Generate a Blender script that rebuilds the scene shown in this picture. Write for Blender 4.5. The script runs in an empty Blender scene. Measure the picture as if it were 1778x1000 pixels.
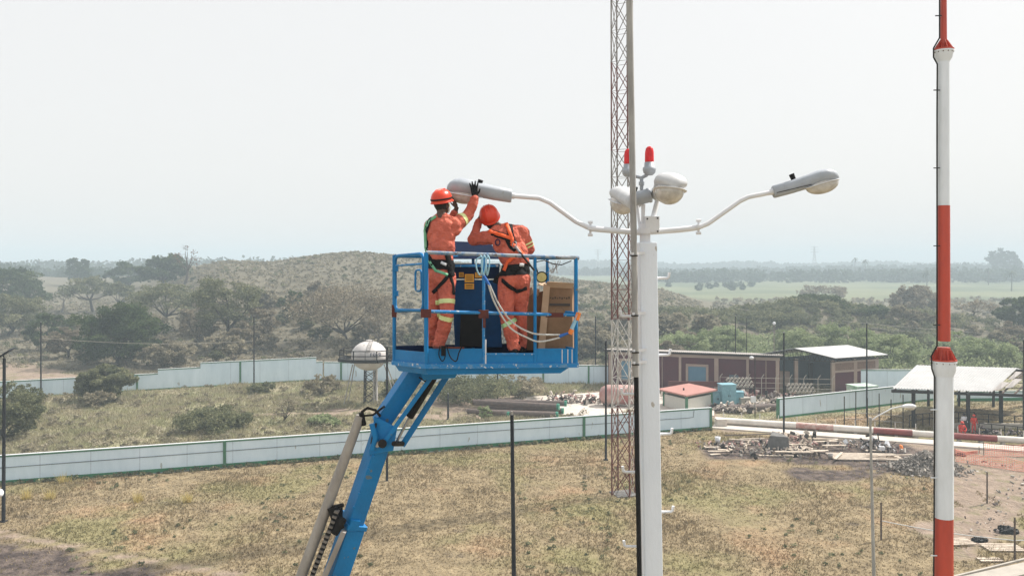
import bpy, bmesh, math, random
import numpy as np
from mathutils import Vector, Matrix, Quaternion
from mathutils.bvhtree import BVHTree

SC = bpy.context.scene
COL = SC.collection
R = math.radians

# ------------------------------------------------------------------ camera
FPX, CX, HY, CAMH = 1400.0, 889.0, 452.0, 16.0
cam_d = bpy.data.cameras.new('camera')
cam = bpy.data.objects.new('camera', cam_d); COL.objects.link(cam)
cam.location = (0, 0, CAMH); cam.rotation_euler = (R(90), 0, 0)
cam_d.sensor_width = 36.0
cam_d.lens = FPX / 1778.0 * 36.0
cam_d.shift_y = -(500.0 - HY) / 1778.0
cam_d.clip_start = 0.1; cam_d.clip_end = 12000
SC.camera = cam

# ------------------------------------------------------------------ sky, sun, exposure
SUN_EL, SUN_AZ = 50.0, 63.0      # azimuth clockwise from +Y (the view direction)
w = bpy.data.worlds.new('World'); SC.world = w; w.use_nodes = True
nt = w.node_tree; nt.nodes.clear()
out = nt.nodes.new('ShaderNodeOutputWorld'); bg = nt.nodes.new('ShaderNodeBackground')
sky = nt.nodes.new('ShaderNodeTexSky'); sky.sky_type = 'NISHITA'; sky.sun_disc = False
sky.sun_elevation = R(SUN_EL); sky.sun_rotation = R(SUN_AZ)
sky.air_density = 1.0; sky.dust_density = 6.0; sky.ozone_density = 1.0
mx = nt.nodes.new('ShaderNodeMix'); mx.data_type = 'RGBA'; mx.inputs[0].default_value = 0.85
nt.links.new(sky.outputs[0], mx.inputs[6]); mx.inputs[7].default_value = (7.6, 7.55, 7.42, 1)
nt.links.new(mx.outputs[2], bg.inputs[0]); bg.inputs[1].default_value = 0.10
nt.links.new(bg.outputs[0], out.inputs[0])

sd = bpy.data.lights.new('sun', 'SUN'); sun = bpy.data.objects.new('sun', sd); COL.objects.link(sun)
sd.energy = 5.0; sd.angle = R(0.6); sd.color = (1.0, 0.95, 0.88)
el, az = R(SUN_EL), R(SUN_AZ)
sdir = Vector((math.sin(az) * math.cos(el), math.cos(az) * math.cos(el), math.sin(el)))
sun.rotation_euler = (-sdir).to_track_quat('-Z', 'Y').to_euler()
sun.location = (0, 0, 60)
SC.view_settings.view_transform = 'Standard'; SC.view_settings.look = 'None'
SC.view_settings.exposure = 0.42; SC.view_settings.gamma = 1.0
try:
    SC.cycles.volume_bounces = 0
    SC.cycles.max_bounces = 6; SC.cycles.transparent_max_bounces = 8
except Exception: pass

# ------------------------------------------------------------------ coordinates
def J(px, py, Y):
    return Vector(((px - CX) / FPX * Y, Y, CAMH - (py - HY) / FPX * Y))
def G(px, py, z=0.0):
    Y = (CAMH - z) * FPX / (py - HY)
    return Vector(((px - CX) / FPX * Y, Y, z))

# ------------------------------------------------------------------ materials
def s2l(c):
    return tuple(((x / 255.0) / 12.92 if x / 255.0 <= 0.04045 else ((x / 255.0 + 0.055) / 1.055) ** 2.4) for x in c)
M = {}
def mat(name, c1, c2=None, rough=0.6, metal=0.0, scale=8.0, bump=0.0, bscale=40.0, lo=0.35, hi=0.65, spots=None, trans=0.0, coords='Object', spec=0.5, streak=1.0):
    m = bpy.data.materials.new(name); m.use_nodes = True
    t = m.node_tree; b = t.nodes['Principled BSDF']
    b.inputs['Roughness'].default_value = rough; b.inputs['Metallic'].default_value = metal
    b.inputs['Specular IOR Level'].default_value = spec
    tc = t.nodes.new('ShaderNodeTexCoord')
    mp = t.nodes.new('ShaderNodeMapping'); mp.inputs['Scale'].default_value = (1, 1, streak)
    t.links.new(tc.outputs[coords], mp.inputs['Vector'])
    cout = None
    if c2 is None:
        c2 = tuple(x * 0.8 for x in c1)
    n = t.nodes.new('ShaderNodeTexNoise'); n.inputs['Scale'].default_value = scale; n.inputs['Detail'].default_value = 8; n.inputs['Roughness'].default_value = 0.65
    t.links.new(mp.outputs[0], n.inputs['Vector'])
    mr = t.nodes.new('ShaderNodeMapRange'); mr.inputs[1].default_value = lo; mr.inputs[2].default_value = hi
    t.links.new(n.outputs[0], mr.inputs[0])
    mi = t.nodes.new('ShaderNodeMix'); mi.data_type = 'RGBA'
    mi.inputs[6].default_value = (*c1, 1); mi.inputs[7].default_value = (*c2, 1)
    t.links.new(mr.outputs[0], mi.inputs[0]); cout = mi.outputs[2]
    if spots:                      # (colour, scale, threshold) chips or stains with a shape of their own
        sc_, ss, th = spots
        n2 = t.nodes.new('ShaderNodeTexNoise'); n2.inputs['Scale'].default_value = ss; n2.inputs['Detail'].default_value = 5
        t.links.new(mp.outputs[0], n2.inputs['Vector'])
        r2 = t.nodes.new('ShaderNodeMapRange'); r2.inputs[1].default_value = th; r2.inputs[2].default_value = th + 0.02
        t.links.new(n2.outputs[0], r2.inputs[0])
        m2 = t.nodes.new('ShaderNodeMix'); m2.data_type = 'RGBA'; m2.inputs[7].default_value = (*sc_, 1)
        t.links.new(r2.outputs[0], m2.inputs[0]); t.links.new(cout, m2.inputs[6]); cout = m2.outputs[2]
    t.links.new(cout, b.inputs['Base Color'])
    if bump > 0:
        nb = t.nodes.new('ShaderNodeTexNoise'); nb.inputs['Scale'].default_value = bscale; nb.inputs['Detail'].default_value = 4
        t.links.new(mp.outputs[0], nb.inputs['Vector'])
        bp = t.nodes.new('ShaderNodeBump'); bp.inputs['Strength'].default_value = bump; bp.inputs['Distance'].default_value = 1.0 / bscale
        t.links.new(nb.outputs[0], bp.inputs['Height']); t.links.new(bp.outputs[0], b.inputs['Normal'])
    M[name] = m
    return m
def leafmat(name, c1, c2, c3, trans=0.35):
    m = bpy.data.materials.new(name); m.use_nodes = True; t = m.node_tree; t.nodes.clear()
    o = t.nodes.new('ShaderNodeOutputMaterial'); at = t.nodes.new('ShaderNodeAttribute'); at.attribute_name = 'tint'
    cr = t.nodes.new('ShaderNodeValToRGB'); e = cr.color_ramp.elements
    e[0].position = 0.0; e[0].color = (*c1, 1); e[1].position = 1.0; e[1].color = (*c3, 1)
    k = cr.color_ramp.elements.new(0.5); k.color = (*c2, 1)
    t.links.new(at.outputs['Fac'], cr.inputs[0])
    d = t.nodes.new('ShaderNodeBsdfDiffuse'); tr = t.nodes.new('ShaderNodeBsdfTranslucent'); ms = t.nodes.new('ShaderNodeMixShader')
    ms.inputs[0].default_value = trans
    t.links.new(cr.outputs[0], d.inputs[0]); t.links.new(cr.outputs[0], tr.inputs[0])
    t.links.new(d.outputs[0], ms.inputs[1]); t.links.new(tr.outputs[0], ms.inputs[2]); t.links.new(ms.outputs[0], o.inputs[0])
    M[name] = m; return m

mat('blue', (0.002, 0.20, 0.50), (0.004, 0.135, 0.34), rough=0.45, scale=2.2, lo=.3, hi=.7, spec=0.3, bump=.12, bscale=30, spots=((0.10, 0.16, 0.2), 9, 0.68))
mat('blue_worn', (0.003, 0.19, 0.48), (0.12, 0.26, 0.42), rough=0.5, scale=16, lo=0.52, hi=0.66, spots=((0.55, 0.58, 0.6), 26, 0.635))
mat('blue_dark', (0.006, 0.018, 0.06), (0.008, 0.024, 0.075), rough=0.8, spec=0.2)
mat('console_blue', (0.005, 0.065, 0.19), (0.004, 0.05, 0.15), rough=0.7, spec=0.25)
mat('rail_worn', (0.04, 0.16, 0.34), (0.30, 0.33, 0.36), rough=0.55, scale=14, lo=.38, hi=.55, spots=((0.12, 0.09, 0.09), 16, 0.62))
mat('rust', (0.12, 0.028, 0.02), (0.07, 0.02, 0.018), rough=0.85, scale=20)
mat('black', (0.010, 0.010, 0.011), (0.017, 0.017, 0.018), rough=0.6, spec=0.15)
mat('rubber', (0.014, 0.014, 0.014), (0.025, 0.024, 0.022), rough=0.8, spec=0.15)
mat('boomgrey', (0.36, 0.335, 0.305), (0.24, 0.22, 0.20), rough=0.6, scale=6, streak=0.4)
mat('steel', (0.45, 0.45, 0.45), (0.3, 0.3, 0.3), rough=0.35, metal=0.7)
mat('chain', (0.12, 0.11, 0.10), (0.2, 0.18, 0.16), rough=0.6)
mat('whitepaint', (0.72, 0.73, 0.75), (0.66, 0.67, 0.70), rough=0.7, scale=5, bump=0.15, bscale=60, spots=((0.42, 0.42, 0.42), 30, 0.73))
mat('polewhite', (0.78, 0.83, 0.90), (0.71, 0.76, 0.83), rough=0.75, scale=2.5, bump=0.10, bscale=30, lo=.3, hi=.7, streak=.35, spots=((0.46, 0.44, 0.41), 9, 0.70))
mat('lampshell', (0.38, 0.41, 0.45), (0.31, 0.34, 0.38), rough=0.5, scale=6, bump=0.1, spots=((0.25, 0.23, 0.2), 14, 0.70))
mat('lampwhite', (0.55, 0.56, 0.57), (0.45, 0.46, 0.47), rough=0.5, scale=7, spots=((0.25, 0.24, 0.22), 18, 0.71))
mat('lens', (0.62, 0.60, 0.56), (0.42, 0.40, 0.37), rough=0.22, scale=7, lo=0.4, hi=0.6)
mat('redlens', (0.75, 0.008, 0.012), (0.5, 0.004, 0.008), rough=0.12, scale=12)
mat('greymast', (0.36, 0.355, 0.34), (0.24, 0.235, 0.225), rough=0.6, scale=7, bump=0.1, streak=0.35)
mat('orange', (0.66, 0.155, 0.095), (0.46, 0.095, 0.06), rough=0.85, scale=7, bump=0.8, bscale=15)
mat('helmet', (0.70, 0.05, 0.014), (0.62, 0.042, 0.012), rough=0.3)
mat('skin', (0.085, 0.045, 0.030), (0.07, 0.036, 0.024), rough=0.6)
mat('hair', (0.012, 0.010, 0.009), rough=0.8)
mat('glove', (0.010, 0.011, 0.012), (0.02, 0.02, 0.022), rough=0.85, scale=40, spec=0.1)
mat('reflect', (0.74, 0.78, 0.36), (0.66, 0.72, 0.30), rough=0.45)
mat('reflectgreen', (0.50, 0.80, 0.42), (0.45, 0.74, 0.38), rough=0.45)
mat('strapgreen', (0.10, 0.42, 0.20), (0.25, 0.52, 0.34), rough=0.7, scale=14)
mat('straporange', (0.90, 0.12, 0.02), rough=0.65)
mat('webblack', (0.009, 0.009, 0.011), (0.018, 0.018, 0.018), rough=0.8, spec=0.1)
mat('rope', (0.62, 0.62, 0.60), (0.40, 0.40, 0.39), rough=0.8, scale=60)
mat('roblue', (0.02, 0.14, 0.50), rough=0.6)
mat('ropale', (0.35, 0.58, 0.70), (0.25, 0.48, 0.62), rough=0.5)
mat('cardboard', (0.29, 0.18, 0.105), (0.21, 0.125, 0.07), rough=0.85, scale=4, bump=0.1)
mat('cardedge', (0.52, 0.37, 0.25), (0.45, 0.32, 0.21), rough=0.85)
mat('ink', (0.06, 0.045, 0.035), rough=0.8)
mat('tape', (0.05, 0.04, 0.035), rough=0.4)
mat('sticker', (0.80, 0.40, 0.03), (0.72, 0.34, 0.03), rough=0.5)
mat('yellowlens', (0.62, 0.55, 0.25), (0.5, 0.42, 0.15), rough=0.3, scale=20)
mat('mastred', (0.54, 0.058, 0.024), (0.38, 0.042, 0.022), rough=0.5, scale=3, streak=.3, lo=.35, hi=.75, bump=.1, bscale=20, spots=((0.2, 0.05, 0.03), 5, 0.70))
mat('mastwhite', (0.77, 0.82, 0.88), (0.62, 0.66, 0.70), rough=0.5, scale=3, lo=.3, hi=.75, streak=.3, bump=.1, bscale=20, spots=((0.40, 0.33, 0.28), 5, 0.70))
mat('towerred', (0.15, 0.035, 0.022), (0.10, 0.028, 0.02), rough=0.7)
mat('towersilhouette', (0.24, 0.22, 0.2), (0.13, 0.10, 0.09), rough=0.7)  # upper white bands, with their dark silhouette against the sky put into the colour
mat('towerwhite', (0.50, 0.49, 0.46), (0.40, 0.38, 0.36), rough=0.7)
mat('darkpole', (0.010, 0.011, 0.015), (0.018, 0.018, 0.022), rough=0.6, spec=0.15)
mat('wallwhite', (0.72, 0.84, 0.93), (0.58, 0.71, 0.80), rough=0.9, scale=1.1, streak=0.3, spots=((0.42, 0.46, 0.47), 1.7, 0.70), lo=0.3, hi=0.75, bump=0.1, coords='Object')
mat('wallcap', (0.60, 0.66, 0.60), (0.2, 0.36, 0.24), rough=0.8, scale=1.2)
mat('green', (0.07, 0.20, 0.12), (0.05, 0.16, 0.09), rough=0.85, scale=2)
mat('greenbright', (0.03, 0.21, 0.085), (0.04, 0.16, 0.08), rough=0.85, scale=2)
mat('conduit', (0.06, 0.08, 0.1), rough=0.7)
mat('concrete', (0.42, 0.38, 0.33), (0.33, 0.30, 0.26), rough=0.9, scale=1.2, bump=0.2)
mat('paleconcrete', (0.60, 0.54, 0.48), (0.46, 0.41, 0.36), rough=0.9, scale=0.7, bump=0.2)
mat('greyconcrete', (0.17, 0.165, 0.16), (0.11, 0.105, 0.10), rough=0.9, scale=2.5, bump=0.3)
mat('maroon', (0.090, 0.016, 0.027), (0.066, 0.014, 0.024), rough=0.85, scale=1.0)
mat('beige', (0.38, 0.29, 0.24), (0.32, 0.24, 0.2), rough=0.85, scale=1)
mat('winblue', (0.06, 0.17, 0.27), (0.09, 0.21, 0.3), rough=0.3, scale=1.5)
mat('roofgrey', (0.30, 0.27, 0.25), (0.22, 0.20, 0.19), rough=0.7, scale=1)
mat('roofwhite', (0.43, 0.43, 0.43), (0.36, 0.36, 0.36), rough=0.55, scale=0.6)
mat('slateblue', (0.10, 0.14, 0.17), (0.07, 0.10, 0.13), rough=0.8)  # dull dark blue of the shed back walls and the maroon building's door
mat('brick', (0.24, 0.15, 0.11), (0.14, 0.09, 0.07), rough=0.9, scale=6)
mat('darksteel', (0.015, 0.014, 0.014), (0.03, 0.024, 0.02), rough=0.7, spec=0.15)
mat('redroof', (0.40, 0.19, 0.16), (0.35, 0.165, 0.14), rough=0.8, scale=1.0)
mat('sidewhite', (0.66, 0.66, 0.60), (0.60, 0.60, 0.55), rough=0.85)
mat('lightblue', (0.22, 0.42, 0.48), (0.14, 0.28, 0.34), rough=0.6, scale=2)
mat('tankwhite', (0.66, 0.63, 0.61), (0.52, 0.48, 0.46), rough=0.5, scale=0.8, spots=((0.3, 0.22, 0.17), 2.5, 0.70))
mat('pipebrown', (0.15, 0.11, 0.09), (0.09, 0.07, 0.065), rough=0.8, scale=3)
mat('pipegreen', (0.03, 0.22, 0.14), rough=0.5)
mat('pipewhite', (0.66, 0.62, 0.57), (0.52, 0.48, 0.43), rough=0.6, scale=1)
mat('pipered', (0.22, 0.03, 0.022), (0.15, 0.026, 0.022), rough=0.6, scale=1)
mat('pipepale', (0.30, 0.10, 0.08), (0.48, 0.38, 0.33), rough=0.7, scale=2.5)
mat('pinktank', (0.32, 0.10, 0.09), (0.48, 0.34, 0.30), rough=0.6, scale=0.5)
mat('plank', (0.62, 0.54, 0.44), (0.42, 0.34, 0.27), rough=0.9, scale=3)
mat('scrapmix', (0.34, 0.29, 0.27), (0.10, 0.07, 0.07), rough=0.9, scale=4, lo=0.45, hi=0.55)
mat('rock', (0.15, 0.135, 0.12), (0.30, 0.27, 0.24), rough=0.95, scale=3)
mat('netorange', (0.85, 0.25, 0.17), (0.80, 0.30, 0.22), rough=0.8)
mat('cloth_red', (0.62, 0.035, 0.015), rough=0.85)
mat('cloth_white', (0.72, 0.74, 0.78), rough=0.85)
mat('cloth_dark', (0.03, 0.03, 0.035), rough=0.85)
mat('wood', (0.12, 0.085, 0.065), (0.07, 0.05, 0.04), rough=0.9, scale=6)
mat('bark', (0.060, 0.048, 0.040), (0.10, 0.085, 0.07), rough=0.95, scale=3)
mat('barkdark', (0.022, 0.018, 0.016), (0.04, 0.034, 0.03), rough=0.95, scale=3)
mat('barkpale', (0.20, 0.17, 0.15), (0.13, 0.11, 0.095), rough=0.95, scale=3)
mat('orangebright', (0.9, 0.25, 0.04), rough=0.6)
leafmat('leaf_dark', (0.028, 0.050, 0.024), (0.06, 0.09, 0.04), (0.14, 0.17, 0.075))
leafmat('leaf_mid', (0.08, 0.092, 0.052), (0.155, 0.165, 0.095), (0.28, 0.275, 0.16))
leafmat('leaf_brown', (0.13, 0.11, 0.08), (0.24, 0.205, 0.15), (0.38, 0.33, 0.24))
leafmat('leaf_green', (0.15, 0.19, 0.095), (0.27, 0.32, 0.165), (0.42, 0.46, 0.27))
leafmat('leaf_rust', (0.10, 0.05, 0.03), (0.16, 0.08, 0.05), (0.24, 0.14, 0.09))
leafmat('leaf_far', (0.030, 0.045, 0.024), (0.045, 0.065, 0.034), (0.07, 0.09, 0.045))
leafmat('leaf_scrub', (0.15, 0.135, 0.095), (0.27, 0.24, 0.17), (0.42, 0.37, 0.27))
leafmat('leaf_yellow', (0.42, 0.32, 0.11), (0.55, 0.45, 0.17), (0.62, 0.52, 0.26))

# ------------------------------------------------------------------ mesh builder
class MB:
    def __init__(s): s.v = []; s.f = []; s.m = []; s.sm = []; s.mats = []
    def mi(s, name):
        if name not in s.mats: s.mats.append(name)
        return s.mats.index(name)
    def add(s, vs, fs, m, smooth=False):
        o = len(s.v); s.v.extend([tuple(v) for v in vs]); k = s.mi(m)
        for f in fs: s.f.append(tuple(i + o for i in f)); s.m.append(k); s.sm.append(smooth)
    def box8(s, p, m):      # p: 4 bottom (ccw) + 4 top
        s.add(p, [(3, 2, 1, 0), (4, 5, 6, 7), (0, 1, 5, 4), (1, 2, 6, 5), (2, 3, 7, 6), (3, 0, 4, 7)], m); return s
    def box(s, c, size, m, rot=0.0, M3=None):
        c = Vector(c); hx, hy, hz = size[0] / 2, size[1] / 2, size[2] / 2
        Rm = M3 if M3 is not None else Matrix.Rotation(rot, 3, 'Z')
        pts = [(-hx, -hy, -hz), (hx, -hy, -hz), (hx, hy, -hz), (-hx, hy, -hz), (-hx, -hy, hz), (hx, -hy, hz), (hx, hy, hz), (-hx, hy, hz)]
        return s.box8([c + Rm @ Vector(p) for p in pts], m)
    def beam(s, a, b, wd, ht, m, up=(0, 0, 1), ex=0.0):   # box beam from a to b
        a, b = Vector(a), Vector(b); d = (b - a).normalized(); a = a - d * ex; b = b + d * ex
        up = Vector(up); x = d.cross(up)
        if x.length < 1e-4: x = d.cross(Vector((1, 0, 0)))
        x.normalize(); u = x.cross(d).normalized()
        x *= wd / 2; u *= ht / 2
        return s.box8([a - x - u, a + x - u, b + x - u, b - x - u, a - x + u, a + x + u, b + x + u, b - x + u], m)
    def tube(s, pts, r, m, n=8, cap=True, smooth=True):
        pts = [Vector(p) for p in pts]; k = len(pts)
        rs = r if isinstance(r, (list, tuple)) else [r] * k
        ref = None; rings = []
        for i, p in enumerate(pts):
            if i == 0: d = pts[1] - pts[0]
            elif i == k - 1: d = pts[-1] - pts[-2]
            else: d = (pts[i] - pts[i - 1]).normalized() + (pts[i + 1] - pts[i]).normalized()
            if d.length < 1e-9: d = Vector((0, 0, 1))
            d.normalize()
            if ref is None:
                ref = Vector((0, 0, 1)) if abs(d.z) < 0.9 else Vector((1, 0, 0))
            x = ref - d * ref.dot(d)
            if x.length < 1e-5: x = d.orthogonal()
            x.normalize(); y = d.cross(x); ref = x
            rings.append([p + (x * math.cos(2 * math.pi * j / n) + y * math.sin(2 * math.pi * j / n)) * rs[i] for j in range(n)])
        vs = [v for rg in rings for v in rg]; fs = []
        for i in range(k - 1):
            for j in range(n):
                fs.append((i * n + j, i * n + (j + 1) % n, (i + 1) * n + (j + 1) % n, (i + 1) * n + j))
        s.add(vs, fs, m, smooth)
        if cap:
            s.add(rings[0], [tuple(range(n - 1, -1, -1))], m); s.add(rings[-1], [tuple(range(n))], m)
        return s
    def lathe(s, prof, m, loc=(0, 0, 0), n=24, M3=None, smooth=True):   # prof: (r, z)
        loc = Vector(loc); Rm = M3 or Matrix.Identity(3); vs = []; fs = []
        for r, z in prof:
            for j in range(n):
                a = 2 * math.pi * j / n; vs.append(loc + Rm @ Vector((r * math.cos(a), r * math.sin(a), z)))
        for i in range(len(prof) - 1):
            for j in range(n): fs.append((i * n + j, i * n + (j + 1) % n, (i + 1) * n + (j + 1) % n, (i + 1) * n + j))
        s.add(vs, fs, m, smooth); return s
    def ell(s, c, rad, m, M3=None, nu=20, nv=12):
        prof = [(math.sin(math.pi * i / nv), -math.cos(math.pi * i / nv)) for i in range(nv + 1)]
        c = Vector(c); Rm = M3 or Matrix.Identity(3); vs = []; fs = []
        for r, z in prof:
            r = max(r, 1e-3)
            for j in range(nu):
                a = 2 * math.pi * j / nu
                vs.append(c + Rm @ Vector((r * math.cos(a) * rad[0], r * math.sin(a) * rad[1], z * rad[2])))
        for i in range(nv):
            for j in range(nu): fs.append((i * nu + j, i * nu + (j + 1) % nu, (i + 1) * nu + (j + 1) % nu, (i + 1) * nu + j))
        fs.append(tuple(range(nu - 1, -1, -1))); fs.append(tuple(nv * nu + j for j in range(nu)))
        s.add(vs, fs, m, True); return s
    def poly(s, pts, m, th=0.0):
        pts = [Vector(p) for p in pts]; n = len(pts)
        if th:
            nrm = Vector((0, 0, 0))
            for i in range(n): nrm += pts[i].cross(pts[(i + 1) % n])
            nrm.normalize(); q = [p - nrm * th for p in pts]
            s.add(pts + q, [tuple(range(n)), tuple(range(2 * n - 1, n - 1, -1))] + [(i, i + n, (i + 1) % n + n, (i + 1) % n) for i in range(n)], m)
        else: s.add(pts, [tuple(range(n))], m)
        return s
    def loft(s, secs, m, n=16, M3=None, loc=(0, 0, 0), p=2.6):   # secs: (x, halfwidth, top, bottom) along local x
        Rm = M3 or Matrix.Identity(3); loc = Vector(loc); vs = []; fs = []
        for x, hw, zt, zb in secs:
            zc = (zt + zb) / 2; hh = (zt - zb) / 2
            for j in range(n):
                a = 2 * math.pi * j / n; c, q = math.cos(a), math.sin(a)
                y = math.copysign(abs(c) ** (2 / p), c) * hw; z = zc + math.copysign(abs(q) ** (2 / p), q) * hh
                vs.append(loc + Rm @ Vector((x, y, z)))
        for i in range(len(secs) - 1):
            for j in range(n): fs.append((i * n + j, i * n + (j + 1) % n, (i + 1) * n + (j + 1) % n, (i + 1) * n + j))
        fs.append(tuple(range(n - 1, -1, -1))); fs.append(tuple((len(secs) - 1) * n + j for j in range(n)))
        s.add(vs, fs, m, True); return s
    def mesh(s, name):
        me = bpy.data.meshes.new(name); me.from_pydata(s.v, [], s.f)
        for n in s.mats: me.materials.append(M[n])
        me.polygons.foreach_set('material_index', s.m); me.polygons.foreach_set('use_smooth', s.sm)
        bm = bmesh.new(); bm.from_mesh(me); bmesh.ops.recalc_face_normals(bm, faces=bm.faces); bm.to_mesh(me); bm.free()
        me.update(); return me
    def obj(s, name, parent=None, bevel=0.0):
        return link(name, s.mesh(name), parent, bevel)

def link(name, me, parent=None, bevel=0.0):
    o = bpy.data.objects.new(name, me); COL.objects.link(o)
    if parent is not None:
        o.parent = parent; mw = PM(parent); o.matrix_parent_inverse = mw.inverted()
    else:
        # origin at the base of the thing
        n = len(me.vertices)
        if n:
            a = np.empty(n * 3); me.vertices.foreach_get('co', a); a = a.reshape(-1, 3)
            c = Vector(((a[:, 0].min() + a[:, 0].max()) / 2, (a[:, 1].min() + a[:, 1].max()) / 2, a[:, 2].min()))
            me.transform(Matrix.Translation(-c)); o.location = c
    if bevel:
        b = o.modifiers.new('bevel', 'BEVEL'); b.width = bevel; b.segments = 2; b.limit_method = 'ANGLE'; b.angle_limit = R(50)
    return o
def PM(o):
    m = Matrix.Translation(o.location)
    return PM(o.parent) @ o.matrix_parent_inverse @ m if o.parent else m
def thing(name, label, cat, loc=(0, 0, 0), group=None):
    o = bpy.data.objects.new(name, None); COL.objects.link(o); o.location = loc; o.empty_display_size = 0.2
    tag(o, label, cat, group); return o
def tag(o, label=None, cat=None, group=None, kind=None):
    if label: o['label'] = label
    if cat: o['category'] = cat
    if group: o['group'] = group
    if kind: o['kind'] = kind
    return o
def struct(o): o['kind'] = 'structure'; return o
def dup(root, loc, label=None):
    r = root.copy(); COL.objects.link(r); r.location = loc
    if label: r['label'] = label
    for ch in list(root.children):
        c = ch.copy(); COL.objects.link(c); c.parent = r; c.matrix_parent_inverse = ch.matrix_parent_inverse
        for g in list(ch.children):
            d = g.copy(); COL.objects.link(d); d.parent = c; d.matrix_parent_inverse = g.matrix_parent_inverse
    return r

U = Vector((0, 0, 1))
def lerp(a, b, t): return a + (b - a) * t

# ------------------------------------------------------------------ terrain
_rs = np.random.RandomState(3)
_W = [(_rs.uniform(-1, 1, 2), _rs.uniform(0, 6.28)) for _ in range(24)]
def snoise(x, y, s):
    t = 0
    for i in range(6):
        d, p = _W[i + (int(s * 10) % 3) * 6]
        d = d / np.hypot(*d)
        t = t + np.sin((x * d[0] + y * d[1]) * (0.7 + 0.23 * i) / s + p + 1.7 * np.sin((x * d[1] - y * d[0]) * 0.6 / s + p))
    return t / 6
def smooth01(t): t = np.clip(t, 0, 1); return t * t * (3 - 2 * t)
RX = np.array([-400, 0, 60, 130, 200, 270, 340, 400, 480, 560, 620, 680, 760, 880, 1010, 1080, 1150, 1200, 1250, 1300, 1800])
RYp = np.array([478, 476, 480, 484, 482, 474, 460, 455, 455, 444, 440, 443, 452, 466, 487, 497, 507, 524, 538, 545, 560])
def height(x, y):
    x = np.asarray(x, float); y = np.asarray(y, float)
    yy = np.maximum(y, 1.0); px = CX + FPX * x / yy
    Yr = np.interp(px, [200, 380], [430.0, 260.0])
    pr = np.interp(px, RX, RYp); zr = np.maximum(CAMH - (pr - HY) * Yr / FPX, 0)
    up = smooth01((y - 118) / (Yr - 118)) ** 0.9; dn = 1 - smooth01((y - Yr) / 110)
    h = zr * np.where(y < Yr, up, dn)
    h = h + (snoise(x, y, 14) * 0.9 + snoise(x, y, 5) * 0.35) * smooth01((y - 125) / 40) * smooth01(h / 3)
    # brushy mound on the right
    m1 = 6.2 * np.exp(-((x - 62) / 19) ** 2 - ((y - 176) / 15) ** 2) + 3.2 * np.exp(-((x - 92) / 20) ** 2 - ((y - 178) / 14) ** 2) + 3.4 * np.exp(-((x - 36) / 14) ** 2 - ((y - 165) / 14) ** 2)
    h = h + m1 * smooth01((y - 120) / 25) * (1 + 0.15 * snoise(x, y, 7))
    h = h + 0.10 * snoise(x, y, 3.3) * smooth01((y - 20) / 20) * (y < 112)
    return h
def H1(x, y): return float(height(x, y))

def pt_in(poly, px, py):
    px = np.asarray(px, float); py = np.asarray(py, float); ins = np.zeros(px.shape, bool); n = len(poly); j = n - 1
    for i in range(n):
        xi, yi = poly[i]; xj, yj = poly[j]
        c = ((yi > py) != (yj > py)) & (px < (xj - xi) * (py - yi) / (yj - yi + 1e-12) + xi)
        ins ^= c; j = i
    return ins
def wpoly(pp): return [tuple(G(a, b)[:2]) for a, b in pp]
SAND = [wpoly(p) for p in (
    [(1640, 770), (1800, 778), (1800, 880), (1720, 960), (1640, 975), (1600, 900), (1660, 850), (1560, 800), (1500, 770)],
    [(740, 690), (930, 686), (1065, 676), (1250, 690), (1250, 726), (1100, 716), (980, 718), (900, 726), (830, 730), (740, 716)],
    [(1240, 740), (1500, 757), (1800, 780), (1800, 792), (1500, 765), (1240, 747)],
    [(430, 716), (600, 712), (790, 722), (790, 728), (600, 720), (430, 722)],
    [(-80, 622), (60, 634), (150, 655), (110, 664), (-80, 664)])]
DARKS = [wpoly(p) for p in (
    [(1210, 775), (1290, 758), (1520, 762), (1640, 785), (1660, 815), (1560, 822), (1460, 806), (1340, 800), (1220, 795)],
    [(1370, 815), (1500, 812), (1560, 830), (1500, 842), (1380, 832)],
    [(-60, 938), (90, 950), (230, 985), (330, 1010), (100, 1010), (-60, 1000)])]
PATHL = wpoly([(-80, 905), (0, 918), (130, 945), (280, 975), (430, 996), (520, 1012), (520, 1024), (420, 1006), (270, 982), (120, 953), (0, 931), (-80, 922)])
def masks(x, y):
    s = np.zeros(np.shape(x)); d = np.zeros(np.shape(x)); nx = snoise(x, y, 1.1) * 1.1; ny = snoise(y + 31, x, 1.4) * 2.2
    for p in SAND: s = np.maximum(s, pt_in(p, x + nx, y + ny))
    s = np.maximum(s, pt_in(PATHL, x + nx * 0.25, y + ny * 0.15) * (snoise(x, y, 1.7) > -0.75))
    for p in DARKS: d = np.maximum(d, pt_in(p, x + nx, y + ny))
    return s, d

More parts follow.
